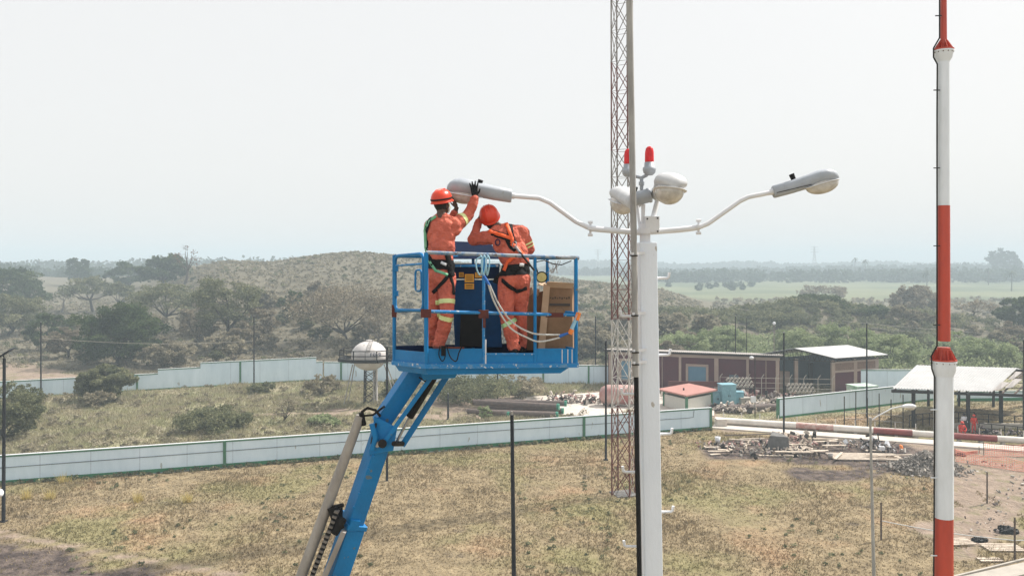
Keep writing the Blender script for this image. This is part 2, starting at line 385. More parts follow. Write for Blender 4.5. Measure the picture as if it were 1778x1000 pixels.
def axis(lo, hi, dlo, dhi, st, g=1.18):
    a = list(np.arange(dlo, dhi + 1e-6, st)); q = st; v = dhi
    while v < hi: q *= g; v += q; a.append(min(v, hi + q))
    q = st; v = dlo; pre = []
    while v > lo: q *= g; v -= q; pre.append(v)
    return np.array(pre[::-1] + a)
xs = axis(-2200, 2200, -75, 75, 0.8); ys = axis(-130, 2600, 34, 120, 0.8, 1.06)
X, Yg = np.meshgrid(xs, ys); Z = height(X, Yg)
nyv, nxv = X.shape
co = np.stack([X, Yg, Z], -1).reshape(-1, 3)
idx = np.arange(nxv * nyv).reshape(nyv, nxv)
quads = np.stack([idx[:-1, :-1], idx[:-1, 1:], idx[1:, 1:], idx[1:, :-1]], -1).reshape(-1, 4)
def np_mesh(name, co, faces, mats, smooth=False, mi=None):
    me = bpy.data.meshes.new(name); n = len(co); k = faces.shape[1]; nf = len(faces)
    me.vertices.add(n); me.vertices.foreach_set('co', co.astype(np.float32).ravel())
    me.loops.add(nf * k); me.loops.foreach_set('vertex_index', faces.astype(np.int32).ravel())
    me.polygons.add(nf); me.polygons.foreach_set('loop_start', (np.arange(nf) * k).astype(np.int32))
    try: me.polygons.foreach_set('loop_total', np.full(nf, k, np.int32))
    except Exception: pass
    for m in mats: me.materials.append(M[m])
    if mi is not None: me.polygons.foreach_set('material_index', mi.astype(np.int32))
    me.polygons.foreach_set('use_smooth', np.full(nf, smooth)); me.update(calc_edges=True); me.validate()
    return me
gm = bpy.data.materials.new('ground_soil'); M['ground'] = gm; gm.use_nodes = True
gmg = bpy.data.materials.new('dry_grass'); M['drygrass'] = gmg; gmg.use_nodes = True
def field_nodes(t):
    """world-position patches: tan, straw, olive and russet; returns colour socket"""
    g = t.nodes.new('ShaderNodeNewGeometry')
    def nz(scale, detail=4, off=0, rough=0.55):
        mp = t.nodes.new('ShaderNodeMapping'); mp.inputs['Location'].default_value = (off, off * 0.7, 0)
        mp.inputs['Scale'].default_value = (1, 1, 0.15)
        n = t.nodes.new('ShaderNodeTexNoise'); n.inputs['Scale'].default_value = scale; n.inputs['Detail'].default_value = detail; n.inputs['Roughness'].default_value = rough
        t.links.new(g.outputs['Position'], mp.inputs[0]); t.links.new(mp.outputs[0], n.inputs[0]); return n.outputs[0]
    def mr(s, a, b):
        r = t.nodes.new('ShaderNodeMapRange'); r.inputs[1].default_value = a; r.inputs[2].default_value = b; t.links.new(s, r.inputs[0]); return r.outputs[0]
    def mix(f, a, b):
        m = t.nodes.new('ShaderNodeMix'); m.data_type = 'RGBA'
        t.links.new(f, m.inputs[0])
        for k, v in ((6, a), (7, b)):
            if isinstance(v, tuple): m.inputs[k].default_value = (*v, 1)
            else: t.links.new(v, m.inputs[k])
        return m.outputs[2]
    def mul(a, b):
        m = t.nodes.new('ShaderNodeMath'); m.operation = 'MULTIPLY'; t.links.new(a, m.inputs[0]); t.links.new(b, m.inputs[1]); return m.outputs[0]
    c = mix(mr(nz(0.9, 6), 0.3, 0.7), (0.175, 0.136, 0.082), (0.345, 0.272, 0.168))
    c = mix(mr(nz(0.11, 5, 20), 0.50, 0.62), c, mix(mr(nz(1.6, 4, 3), .35, .65), (0.185, 0.165, 0.08), (0.28, 0.245, 0.13)))
    c = mix(mr(nz(0.16, 5, 57), 0.56, 0.70), c, mix(mr(nz(2.0, 4, 8), .35, .65), (0.27, 0.18, 0.105), (0.40, 0.28, 0.175)))
    c = mix(mr(nz(0.45, 6, 91), 0.62, 0.74), c, (0.12, 0.095, 0.068))
    # beyond the first wall the growth is paler and greener
    sp = t.nodes.new('ShaderNodeSeparateXYZ'); t.links.new(g.outputs['Position'], sp.inputs[0])
    ma = t.nodes.new('ShaderNodeMath'); ma.operation = 'MULTIPLY_ADD'; ma.inputs[1].default_value = -0.339; t.links.new(sp.outputs[0], ma.inputs[0]); t.links.new(sp.outputs[1], ma.inputs[2])
    far = mr(ma.outputs[0], 70.5, 73)
    c2 = mix(mr(nz(0.35, 6, 5), 0.38, 0.62), (0.34, 0.30, 0.20), (0.29, 0.285, 0.165))
    c2 = mix(mr(nz(0.8, 6, 44), 0.5, 0.7), c2, (0.36, 0.325, 0.24))
    c = mix(far, c, c2)
    hl = mr(sp.outputs[1], 108, 118)
    c4 = mix(mr(nz(0.25, 6, 71), 0.38, 0.62), (0.125, 0.11, 0.08), (0.165, 0.147, 0.107))
    c = mix(hl, c, c4)
    # open plain beyond the hills: pale green farmland
    pl = mul(mr(sp.outputs[1], 290, 340), mr(sp.outputs[0], -50, 0))
    c3 = mix(mr(nz(0.012, 3, 5), 0.42, 0.58), (0.12, 0.145, 0.09), (0.19, 0.205, 0.125))
    c = mix(pl, c, c3)
    return c, mix, mr, nz, g
t = gm.node_tree; b = t.nodes['Principled BSDF']; b.inputs['Roughness'].default_value = 0.95; b.inputs['Specular IOR Level'].default_value = 0.1
c, mix, mr, nz, g = field_nodes(t)
a1 = t.nodes.new('ShaderNodeAttribute'); a1.attribute_name = 'sand'; a2 = t.nodes.new('ShaderNodeAttribute'); a2.attribute_name = 'dark'
sand = mix(mr(nz(1.1, 7, 11), 0.38, 0.62), (0.33, 0.255, 0.20), (0.23, 0.178, 0.14))
sand = mix(mr(nz(0.5, 7, 29), 0.52, 0.62), sand, (0.22, 0.19, 0.12))
sand = mix(mr(nz(5.0, 5, 14), 0.55, 0.7), sand, (0.24, 0.18, 0.14))
dark = mix(mr(nz(1.3, 7, 17), 0.42, 0.62), (0.06, 0.046, 0.043), (0.16, 0.125, 0.105))
c = mix(a1.outputs['Fac'], c, sand); c = mix(a2.outputs['Fac'], c, dark)
t.links.new(c, b.inputs['Base Color'])
bn = nz(4.0, 8, 2); bp = t.nodes.new('ShaderNodeBump'); bp.inputs['Strength'].default_value = 0.9; bp.inputs['Distance'].default_value = 0.25
t.links.new(bn, bp.inputs['Height']); t.links.new(bp.outputs[0], b.inputs['Normal'])
t = gmg.node_tree; b = t.nodes['Principled BSDF']; b.inputs['Roughness'].default_value = 0.9; b.inputs['Specular IOR Level'].default_value = 0.1
c, mix, mr, nz, g = field_nodes(t)
at = t.nodes.new('ShaderNodeAttribute'); at.attribute_name = 'tint'
hs = t.nodes.new('ShaderNodeHueSaturation'); r_ = t.nodes.new('ShaderNodeMapRange'); r_.inputs[3].default_value = 0.62; r_.inputs[4].default_value = 1.5
t.links.new(at.outputs['Fac'], r_.inputs[0]); t.links.new(r_.outputs[0], hs.inputs['Value']); t.links.new(c, hs.inputs['Color']); t.links.new(hs.outputs[0], b.inputs['Base Color'])
trn = t.nodes.new('ShaderNodeBsdfTranslucent'); mxs = t.nodes.new('ShaderNodeMixShader'); mxs.inputs[0].default_value = 0.30; t.links.new(hs.outputs[0], trn.inputs[0])
t.links.new(b.outputs[0], mxs.inputs[1]); t.links.new(trn.outputs[0], mxs.inputs[2]); t.links.new(mxs.outputs[0], t.nodes['Material Output'].inputs[0])

gme = np_mesh('ground', co, quads, ['ground'], True)
ms, md = masks(X.ravel(), Yg.ravel())
for nme, arr in (('sand', ms), ('dark', md)):
    a = gme.attributes.new(nme, 'FLOAT', 'POINT'); a.data.foreach_set('value', arr.astype(np.float32))
go = bpy.data.objects.new('ground', gme); COL.objects.link(go); struct(go)

def set_tint(me, vals):
    a = me.attributes.new('tint', 'FLOAT', 'FACE'); a.data.foreach_set('value', vals.astype(np.float32))

def blades(name, pos, h, wd, rs, matn, nb=4, lean=0.5, tint=None):
    """tufts: nb triangular blades at each position"""
    n = len(pos); P = np.repeat(pos, nb, 0); hh = np.repeat(h, nb) * rs.uniform(0.5, 1.15, n * nb)
    ang = rs.uniform(0, 6.283, n * nb); rad = rs.uniform(0, 1, n * nb) * np.repeat(wd, nb) * 1.6
    P = P + np.stack([np.cos(ang) * rad, np.sin(ang) * rad, np.zeros(n * nb)], 1)
    a2 = rs.uniform(0, 6.283, n * nb); ww = np.repeat(wd, nb) * 0.5
    e = np.stack([np.cos(a2) * ww, np.sin(a2) * ww, np.zeros(n * nb)], 1)
    a3 = rs.uniform(0, 6.283, n * nb); le = rs.uniform(0.1, lean, n * nb) * hh
    tip = P + np.stack([np.cos(a3) * le, np.sin(a3) * le, hh], 1)
    co = np.stack([P - e, P + e, tip], 1).reshape(-1, 3); f = np.arange(len(co)).reshape(-1, 3)
    me = np_mesh(name, co, f, [matn]); tt = rs.uniform(0, 1, len(f)) if tint is None else np.repeat(tint, nb) * 0.6 + rs.uniform(0, 0.4, len(f))
    set_tint(me, tt); return me
rs = np.random.RandomState(11)
def wall_side(x, y): return y - (71.6 + 0.339 * (x - 4.0) * 1.0)   # >0 beyond the first wall
NW0, NW1 = G(-70, 846), G(1235, 745); NW0 = NW0 - (NW1 - NW0) * 0.35
def nwy(x): return NW0.y + (x - NW0.x) / (NW1.x - NW0.x) * (NW1.y - NW0.y)
def scatter(n, y0, y1, margin=1.12):
    y = (rs.uniform(0, 1, n) * (y1 ** 1.4 - y0 ** 1.4) + y0 ** 1.4) ** (1 / 1.4); x = rs.uniform(-1, 1, n) * y * 0.635 * margin; return x, y
x, y = scatter(380000, 37, 118, 1.4)
s_, d_ = masks(x, y); dens = 0.5 + 0.5 * snoise(x, y, 2.3) + 0.25 * snoise(x, y, 0.7)
NOG = [wpoly([(1640, 1008), (1655, 996), (1830, 958), (1850, 1010), (1700, 1045)]), wpoly([(1236, 736), (1500, 753), (1810, 774), (1810, 793), (1500, 770), (1236, 750)])]
ng = np.zeros(len(x), bool)
for p_ in NOG: ng |= pt_in(p_, x, y)
keep = ~ng & ((s_ < 0.5) | ((snoise(x, y, 2.0) + 0.6 * snoise(x, y, .8) > 0.42) & (x > 20))) & ((d_ < 0.5) | (rs.uniform(0, 1, len(x)) < 0.15)) & (rs.uniform(-0.25, 1, len(x)) < dens + 0.35) & (np.abs(y - nwy(x)) > 0.35)
x, y = x[keep], y[keep]; z = height(x, y)
bey = (y > nwy(x)) & (x < 19)
h = np.where(bey, 0.40, 0.17) * (1 + 0.7 * np.clip(snoise(x, y, 2.9), -0.6, 1)) * (0.6 + 0.5 * np.clip(snoise(x, y, 1.6) + 0.5, 0, 1.4)) * rs.uniform(0.6, 1.3, len(x))
me = blades('grass', np.stack([x, y, z - 0.02], 1), h, 0.035 + y * 0.0004, rs, 'drygrass', nb=3, lean=0.9)
n = 1100; xw, yw = scatter(n, 38, 76); s_, d_ = masks(xw, yw); k = (s_ < .5) & (snoise(xw, yw, 3.5) > .1) & (yw < nwy(xw) - 1); WX, WY = xw[k], yw[k]
tag(link('grass', me), 'dry tan and olive grass covering the fenced field', 'grass', kind='stuff')

# ------------------------------------------------------------------ foliage
def leaf_quads(C, S, rs, up=0.0, el=1.6):
    n = len(C); a = rs.normal(size=(n, 3)); a[:, 2] *= 0.8; a /= np.linalg.norm(a, axis=1, keepdims=True)
    q = rs.normal(size=(n, 3)); b = np.cross(a, q); b /= np.linalg.norm(b, axis=1, keepdims=True)
    A = a * (S * el * 0.5)[:, None]; B = b * (S * 0.5)[:, None]
    return np.stack([C - A, C + B * 0.9, C + A, C - B * 0.9], 1).reshape(-1, 3)
def crown_mesh(name, clumps, per, size, matn, seed):
    rs = np.random.RandomState(seed); Cs = []; T = []
    for (c, r, k) in clumps:
        n = max(3, int(per * k)); v = rs.normal(size=(n, 3)); v /= np.linalg.norm(v, axis=1, keepdims=True); ns = 6
        sub = rs.normal(size=(ns, 3)); sub /= np.linalg.norm(sub, axis=1, keepdims=True); sub *= r * 0.75 * np.array([1, 1, .6]); w_ = rs.randint(0, ns, n)
        rr = rs.uniform(0.2, 1.0, n) ** 0.5 * r * 0.55
        p = np.array(c) + sub[w_] + v * rr[:, None] * np.array([1.1, 1.1, 0.7]); Cs.append(p); T.append(np.clip(rs.normal(0.5, 0.2, n) + rs.normal(0, 0.16), 0, 1))
    C = np.concatenate(Cs); T = np.concatenate(T); S = size * rs.uniform(0.55, 1.4, len(C))
    co = leaf_quads(C, S, rs); f = np.arange(len(co)).reshape(-1, 4)
    me = np_mesh(name, co, f, [matn]); set_tint(me, T); return me
def tree_parts(seed, H, W, th=0.3, style='round', leaf='leaf_mid', per=110, size=0.3, nclump=38, bark='bark', gap=0.0, tr=None):
    """returns trunk MB and crown mesh at the origin"""
    rn = random.Random(seed); tb = MB(); tr = tr or max(0.10, H * 0.034); clumps = []
    top = H; base = H * th; cx = lambda: rn.uniform(-1, 1)
    nl = {'round': 5, 'spread': 7, 'bare': 7, 'column': 3}[style]
    lean = Vector((cx() * 0.08 * H, cx() * 0.08 * H, 0)); fork = lean + Vector((0, 0, base))
    tb.tube([(0, 0, -0.3), lean * 0.5 + Vector((cx() * .05 * H, 0, base * 0.5)), fork], [tr * 1.25, tr, tr * 0.85], bark, 7)
    ch = H - base
    for i in range(nclump):
        a = rn.uniform(0, 2 * math.pi); lowu = {'round': -0.9, 'spread': -0.15, 'bare': -0.6, 'column': -0.9}[style]; u = rn.uniform(lowu, 1); rr = rn.uniform(0.5, 0.95)
        s = math.sqrt(max(0.05, 1 - u * u)); bc = base * (0.5 if style == 'round' else 0.95); cq_ = H - bc; k3 = rn.uniform(0.055, 0.125); zc_ = bc + cq_ * 0.5 + u * cq_ * 0.48 * rr
        if style == 'spread': zc_ -= cq_ * 0.22 * (s * rr) ** 2
        zc_ = max(min(zc_, H - W * k3 * .6), W * k3 * .5)
        clumps.append((Vector((math.cos(a) * s * W * 0.47 * rr, math.sin(a) * s * W * 0.47 * rr, zc_)) + lean, W * k3, (k3 / 0.09) ** 2 * rn.uniform(0.6, 1.2)))
    if gap: clumps = [q for q in clumps if rn.random() > gap]
    # main limbs sweep out to a few of the clumps, thinner branches join every other clump to them
    nodes = []
    order = sorted(clumps, key=lambda q: rn.random())
    def limb(p0, r0, p1, r1, sag, n=6):
        mid = lerp(p0, p1, 0.5) + Vector((cx(), cx(), cx() * .5)) * (p1 - p0).length * 0.10 + Vector((0, 0, sag * (p1 - p0).length)); pts = []
        for i in range(n + 1):
            t_ = i / n; q = p0 * (1 - t_) ** 2 + mid * 2 * t_ * (1 - t_) + p1 * t_ * t_
            if 0 < i < n: q = q + Vector((cx(), cx(), cx())) * (p1 - p0).length * 0.025
            pts.append(q)
        rs_ = [r0 + (r1 - r0) * (i / n) ** .7 for i in range(n + 1)]
        tb.tube(pts, rs_, bark, 6 if r0 > .08 else 4, cap=False); return list(zip(pts, rs_))
    for k in range(nl):
        a0 = 2 * math.pi * (k + rn.random() * .8) / nl
        best = max(order, key=lambda q: math.cos(math.atan2(q[0].y - lean.y, q[0].x - lean.x) - a0) + .3 * rn.random() - .25 * abs(q[0].z - H * .65) / H) if order else None
        if best is None: break
        tgt = lerp(fork, best[0], .85); nodes += limb(fork, tr * .62, tgt, tr * .16, -.08 if style == 'spread' else .03)
    for (c_, r_, k_) in clumps:
        if not nodes: break
        nb_ = min(nodes, key=lambda q: (q[0] - c_).length + (3 if q[0].z > c_.z + .3 else 0) + (0 if q[1] > tr * .2 else W * .03))
        new = limb(nb_[0], max(nb_[1] * .55, tr * .10), c_, tr * .05, -.06, 4); nodes += new[1:3]
        if style == 'bare' or rn.random() < .6:
            for _ in range(4 if style == 'bare' else 2):
                e_ = c_ + Vector((cx(), cx(), abs(cx()) * .9)) * r_ * 1.3; limb(new[2][0], tr * .07, e_, tr * .025, 0, 3)
    cm = crown_mesh('crown', clumps, per, size, leaf, seed) if per else None
    return tb, cm
def plant_tree(name, label, cat, px, top, wpx, Y, seed, th=0.3, style='round', leaf='leaf_mid', per=110, size=None, nclump=38, bark='bark', group=None, trunk='trunk', crown='crown', gap=0.0, H=None):
    Xw = (px - CX) / FPX * Y; zb = H1(Xw, Y); zt = CAMH - (top - HY) * Y / FPX
    Hh = H or max(zt - zb, 1.0); Wm = wpx / FPX * Y
    tb, cm = tree_parts(seed, Hh, Wm, th, style, leaf, per, size or max(0.10, Y * 0.0017), nclump, bark, gap)
    r = thing(name, label, cat, (0, 0, 0), group)
    t_ = tb.obj(trunk, r); 
    if cm: c_ = link(crown, cm, r)
    r.location = (Xw, Y, zb); return r
K = 'trees and shrubs on the dry slopes'
def slopeY(px, base):      # distance at which the ground is seen at this picture row
    Ys = np.arange(112.0, 480.0, 1.0); zz_ = height((px - CX) / FPX * Ys, Ys); py = HY + (CAMH - zz_) / Ys * FPX
    k = np.where(py <= base)[0]; return float(Ys[k[0]]) if len(k) else 300.0
TL = [
 # name, label, px, top, w, base row or distance, seed, th, style, leaf, per, nclump, gap
 ('leafy_tree', 'large dark dome shaped tree cut by the left edge of the photo', 22, 464, 112, 545, 1, .2, 'round', 'leaf_dark', 170, 60),
 ('leafy_tree', 'hazy grey green tree below the dark dome tree at the left edge', 14, 506, 110, 585, 2, .2, 'round', 'leaf_mid', 150, 55),
 ('leafy_tree', 'small rounded hazy tree high on the slope left of the ridge', 138, 445, 46, 497, 3, .25, 'round', 'leaf_dark', 110, 34),
 ('leafy_tree', 'thin crowned hazy tree on the slope under the small rounded tree', 162, 476, 96, 542, 4, .5, 'spread', 'leaf_mid', 90, 34),
 ('leafy_tree', 'low hazy tree with a visible trunk right of the thin crowned tree', 205, 490, 60, 543, 5, .5, 'spread', 'leaf_mid', 80, 26),
 ('leafy_tree', 'big dark tree on the skyline beside the bare twisted tree', 280, 437, 84, 500, 6, .3, 'round', 'leaf_dark', 150, 44),
 ('leafy_tree', 'second skyline tree merging with the left side of the big dark one', 228, 453, 76, 505, 7, .3, 'round', 'leaf_dark', 120, 36),
 ('leafy_tree', 'small dark tree with its shadow beside the sandy track', 84, 541, 76, 611, 8, .35, 'round', 'leaf_dark', 150, 36),
 ('leafy_tree', 'broad very dark dense tree in the middle of the left slope', 208, 525, 146, 634, 9, .16, 'round', 'leaf_dark', 330, 80),
 ('leafy_tree', 'umbrella shaped tree with forked limbs above the broad dark tree', 288, 488, 126, 575, 10, .48, 'spread', 'leaf_mid', 100, 50),
 ('leafy_tree', 'tall full tree behind the left perimeter lamp pole', 396, 476, 128, 602, 12, .40, 'round', 'leaf_mid', 170, 56),
 ('leafy_tree', 'wide spreading brown tree with thick black limbs above the water tank', 600, 492, 196, 600, 13, .32, 'spread', 'leaf_brown', 105, 74),
 ('leafy_tree', 'brownish dry tree right of the tall full tree', 452, 530, 70, 600, 14, .4, 'round', 'leaf_brown', 90, 34),
 ('leafy_tree', 'dry brown tree on the left slope beside the sandy track', 122, 560, 70, 622, 41, .25, 'round', 'leaf_brown', 110, 30),
 ('leafy_tree', 'grey brown tree between the umbrella tree and the tall full tree', 344, 540, 74, 600, 42, .3, 'round', 'leaf_brown', 110, 34),
 ('leafy_tree', 'small dark tree half hidden left of the wide spreading brown tree', 512, 505, 50, 556, 43, .25, 'round', 'leaf_dark', 100, 26),
 ('leafy_tree', 'olive brown tree standing on the plain left of the red and white mast', 1588, 494, 92, -215, 15, .2, 'round', 'leaf_brown', 170, 46),
 ('leafy_tree', 'dense dark tree cut by the right edge of the photo', 1772, 513, 78, -168, 16, .18, 'round', 'leaf_dark', 220, 50),
 ('leafy_tree', 'hazy rounded tree rising above the far right woods', 1745, 429, 56, -700, 17, .3, 'round', 'leaf_far', 110, 36),
]
for (n_, lb, px, tp, wp, Y, sd_, th, stl, lf, per, nc) in TL:
    plant_tree(n_, lb, 'tree', px, tp, wp * 1.12, slopeY(px, Y) if Y > 0 else -Y, sd_, th * .62, stl, lf, per * 1.25, nclump=int(nc * 1.25), group=K, bark='barkdark')
plant_tree('bare_tree', 'bare twisted tree with a few rusty leaves on the skyline', 'tree', 320, 423, 60, slopeY(335, 488), 20, .35, 'bare', 'leaf_rust', 9, nclump=15, group=K, size=.3)
plant_tree('bare_tree', 'fine branched bare tree standing alone on the pale plain', 'tree', 1432, 496, 88, 300, 21, .3, 'bare', 'leaf_brown', 60, nclump=30, bark='barkpale', group=K)
plant_tree('bare_tree', 'leafless fan shaped tree between the mast and the right edge', 'tree', 1688, 520, 78, 178, 22, .42, 'bare', 'leaf_brown', 26, nclump=22, group=K)
plant_tree('bare_tree', 'thin dead snag standing on the hazy slope near the left edge', 'tree', 106, 502, 20, slopeY(106, 545), 23, .5, 'column', 'leaf_brown', 5, nclump=6, bark='barkpale', group=K)
plant_tree('bare_tree', 'bare tree leaning over the slope left of the basket', 'tree', 655, 545, 70, 135, 24, .3, 'bare', 'leaf_brown', 30, nclump=24, bark='barkpale', group=K)
SH = [
 ('rounded grey green bush in front of the stepped perimeter wall', 182, 627, 98, 92, 130, 'leaf_mid', 420, 120),
 ('big brown green bush at the left edge above the near wall', 14, 655, 170, 73, 31, 'leaf_mid', 420, 66),
 ('grey brown dry bush below the tall full tree', 292, 592, 100, 122, 32, 'leaf_scrub', 300, 50),
 ('low spreading green shrub in the overgrown yard', 372, 712, 150, 76, 33, 'leaf_mid', 260, 54),
 ('small bright green shrub behind the near wall left of the boom', 560, 722, 64, 78, 34, 'leaf_green', 120, 26),
 ('pale shrub growing beside the stack of brown pipes', 842, 702, 30, 81, 35, 'leaf_green', 60, 20),
 ('dark low bush under the rounded grey green bush', 172, 678, 60, 88, 36, 'leaf_scrub', 120, 26),
 ('large grey thicket showing under the basket', 826, 652, 190, 92, 37, 'leaf_mid', 200, 60),
 ('dry bush right of the grey thicket under the basket', 905, 652, 100, 95, 38, 'leaf_scrub', 160, 36),
 ('scrubby bush left of the water tank', 560, 650, 70, 96, 39, 'leaf_scrub', 120, 30),
 ('scrubby bush right of the water tank', 690, 660, 76, 94, 40, 'leaf_mid', 120, 30),
 ('low dark shrub beside the taller piece of stepped wall', 452, 664, 56, 97, 44, 'leaf_mid', 110, 26),
 ('dense green bush behind the red building, its left end', 1186, 572, 110, 128, 50, 'leaf_green', 200, 48),
 ('dense green bush behind the middle of the red building', 1262, 566, 110, 132, 51, 'leaf_green', 200, 48),
 ('dark scrub bush on the mound behind the white ball lamp', 1330, 545, 120, 165, 52, 'leaf_mid', 200, 50),
 ('green bush behind the ridge of the white roofed shed', 1392, 566, 110, 130, 53, 'leaf_green', 200, 48),
 ('tall green bush behind the right end of the white roofed shed', 1470, 560, 120, 128, 54, 'leaf_green', 220, 52),
 ('bushy green growth left of the ribbed white pavilion roof', 1556, 578, 110, 118, 55, 'leaf_green', 220, 50),
 ('green bush right behind the red and white mast', 1664, 572, 90, 125, 56, 'leaf_green', 180, 44),
 ('green bush behind the right half of the pavilion', 1735, 588, 110, 118, 57, 'leaf_green', 200, 46),
 ('dark scrub on the crest of the right mound', 1420, 536, 110, 178, 58, 'leaf_dark', 180, 44),
 ('dark scrub going down the right end of the mound', 1500, 552, 100, 172, 59, 'leaf_dark', 180, 44),
 ('grey scrub on the slope right of the white pole', 1165, 540, 80, 150, 60, 'leaf_scrub', 180, 36),
 ('brown scrub between the lattice tower and the basket', 1030, 560, 80, 132, 61, 'leaf_scrub', 180, 36),
 ('dry olive bush at the right edge above the pavilion', 1792, 575, 70, 140, 62, 'leaf_mid', 140, 30),
]
for (lb, px, tp, wp, Y, sd_, lf, per, nc) in SH:
    plant_tree('bush', lb, 'bush', px, tp, wp, Y, sd_, 0.08, 'round', lf, per, nclump=nc, group=K, trunk='stem', crown='foliage', size=max(0.11, Y * 0.0016))
plant_tree('bush', 'leafless twiggy bush standing in the overgrown yard', 'bush', 492, 688, 50, 80, 70, .12, 'bare', 'leaf_scrub', 30, nclump=20, group=K, trunk='stem', crown='foliage', size=0.12)

def shrub_field(name, label, cat, x, y, rad, matn, per, size, seed, flat=0.8):
    rs = np.random.RandomState(seed); n = len(x); z = height(x, y)
    C = np.stack([x, y, z + rad * 0.35], 1); C = np.repeat(C, per, 0); v = rs.normal(size=(n * per, 3)); v /= np.linalg.norm(v, axis=1, keepdims=True)
    rr = np.repeat(rad, per) * rs.uniform(0.3, 1, n * per); v[:, 2] = np.abs(v[:, 2]) * flat
    C = C + v * rr[:, None]; S = size * rs.uniform(0.6, 1.4, len(C)) * np.clip(np.repeat(y, per) / 200.0, 0.5, 4)
    co = leaf_quads(C, S, rs); me = np_mesh(name, co, np.arange(len(co)).reshape(-1, 4), [matn])
    set_tint(me, np.clip(np.repeat(rs.uniform(0.15, 0.85, n), per) + rs.normal(0, 0.15, len(C)), 0, 1))
    return tag(link(name, me), label, cat, kind='stuff')
rs = np.random.RandomState(21)
y = rs.uniform(118, 268, 15000); x = rs.uniform(-1.35, 0.33, 15000) * y * 0.72
shrub_field('scrub', 'brown dry scrub covering the long hill', 'scrub', x, y, rs.uniform(0.2, 0.6, 15000), 'leaf_scrub', 20, 0.26, 1)
y = rs.uniform(118, 250, 600); x = rs.uniform(-1.4, 0.3, 600) * y * 0.72
shrub_field('scrub', 'darker green shrubs dotted over the long hill', 'scrub', x, y, rs.uniform(0.3, 0.9, 600), 'leaf_mid', 40, 0.32, 2)
x = rs.normal(64, 22, 1100); y = rs.normal(172, 14, 1100); y = np.clip(y, 128, 215)
shrub_field('scrub', 'dark thicket covering the low mound behind the buildings', 'scrub', x, y, rs.uniform(0.5, 1.7, 1100), 'leaf_mid', 60, 0.40, 3)
y = rs.uniform(112, 150, 900); x = rs.uniform(0.16, 0.72, 900) * y
shrub_field('scrub', 'green undergrowth behind the compound buildings', 'scrub', x, y, rs.uniform(0.6, 2.5, 900), 'leaf_green', 80, 0.36, 4)
y = rs.uniform(190, 330, 800); x = rs.uniform(0.25, 0.72, 800) * y
shrub_field('scrub', 'loose grey scrub on the plain beyond the mound', 'scrub', x, y, rs.uniform(0.4, 1.3, 800), 'leaf_scrub', 30, 0.42, 5)
# many look-alike bushes on the wooded slope: a few built, the rest copied
protos = []
for k, (lf, st_, hh, ww) in enumerate((('leaf_scrub', 'round', 3.4, 5.0), ('leaf_scrub', 'round', 2.6, 4.2), ('leaf_brown', 'round', 4.0, 5.5), ('leaf_scrub', 'spread', 4.2, 6.0), ('leaf_mid', 'round', 2.6, 4.0))):
    tb, cm = tree_parts(300 + k, hh, ww, .2, st_, lf, 120, .30, 30, 'barkpale')
    r = thing('slope_bush', 'dry rounded bush among many alike on the wooded slope', 'bush', (0, 0, 0), 'look-alike bushes on the wooded slope'); tb.obj('stem', r); link('foliage', cm, r); protos.append([r, False])
rn = random.Random(77); cnt = 0
while cnt < 140:
    yy = rn.uniform(120, 168) if rn.random() < .7 else rn.uniform(165, 230); px_ = rn.uniform(-330, 1240) if rn.random() < .9 else rn.uniform(1240, 1790)
    if px_ < 150 and yy < 150: continue
    if px_ > 330 and yy > 175: continue
    xx = (px_ - CX) / FPX * yy; pr_ = rn.choice(protos); loc = (xx, yy, H1(xx, yy) - .1)
    if pr_[1]: q = dup(pr_[0], loc)
    else: q = pr_[0]; q.location = loc; pr_[1] = True
    s_ = rn.uniform(.6, 1.3); q.scale = (s_, s_, s_ * rn.uniform(.8, 1.15)); q.rotation_euler = (0, 0, rn.uniform(0, 6.28)); cnt += 1
# yard weeds
n = 1500; y = rs.uniform(62, 104, n); x = rs.uniform(-0.75, 0.2, n) * y; s_, d_ = masks(x, y); k = (y > nwy(x) + 0.8) & (s_ < .5) & (snoise(x, y, 3) > -0.25); x, y = x[k], y[k]
shrub_field('weeds', 'pale green weeds scattered over the yard behind the near wall', 'weeds', x, y, rs.uniform(0.2, 0.6, len(x)), 'leaf_scrub', 36, 0.30, 6)
n = 500; x = rs.uniform(NW0.x, NW1.x, n); y = nwy(x) - rs.uniform(0.1, 0.6, n)
shrub_field('weeds', 'dark green weeds along the foot of the near wall', 'weeds', x, y, rs.uniform(0.1, 0.32, n), 'leaf_mid', 22, 0.24, 7)
shrub_field('weeds', 'small dry weeds in loose clumps in the open field', 'weeds', WX, WY, rs.uniform(0.08, 0.24, len(WX)), 'leaf_mid', 24, 0.16, 8)
# yellow straw tufts
for i, (a, bb) in enumerate([(45, 866), (88, 866), (240, 872), (325, 872), (112, 838), (416, 805)]):
    p = G(a, bb); rs2 = np.random.RandomState(80 + i); me = blades('grass_tuft', np.repeat(np.array([[p.x, p.y, 0.0]]), 24, 0) + rs2.normal(0, 0.16, (24, 3)) * [1, 1, 0], np.full(24, 0.75), np.full(24, 0.03), rs2, 'leaf_yellow', nb=5, lean=0.8)
    tag(link('grass_tuft', me), ['left straw tuft of the yellow pair by the dark pole', 'right straw tuft of the yellow pair by the dark pole', 'small yellow straw tuft low in the field', 'tall yellow straw tuft in open grass', 'yellow straw tuft under the wall near the left edge', 'yellow straw tuft touching the foot of the near wall'][i], 'grass tuft', 'yellow straw tufts')

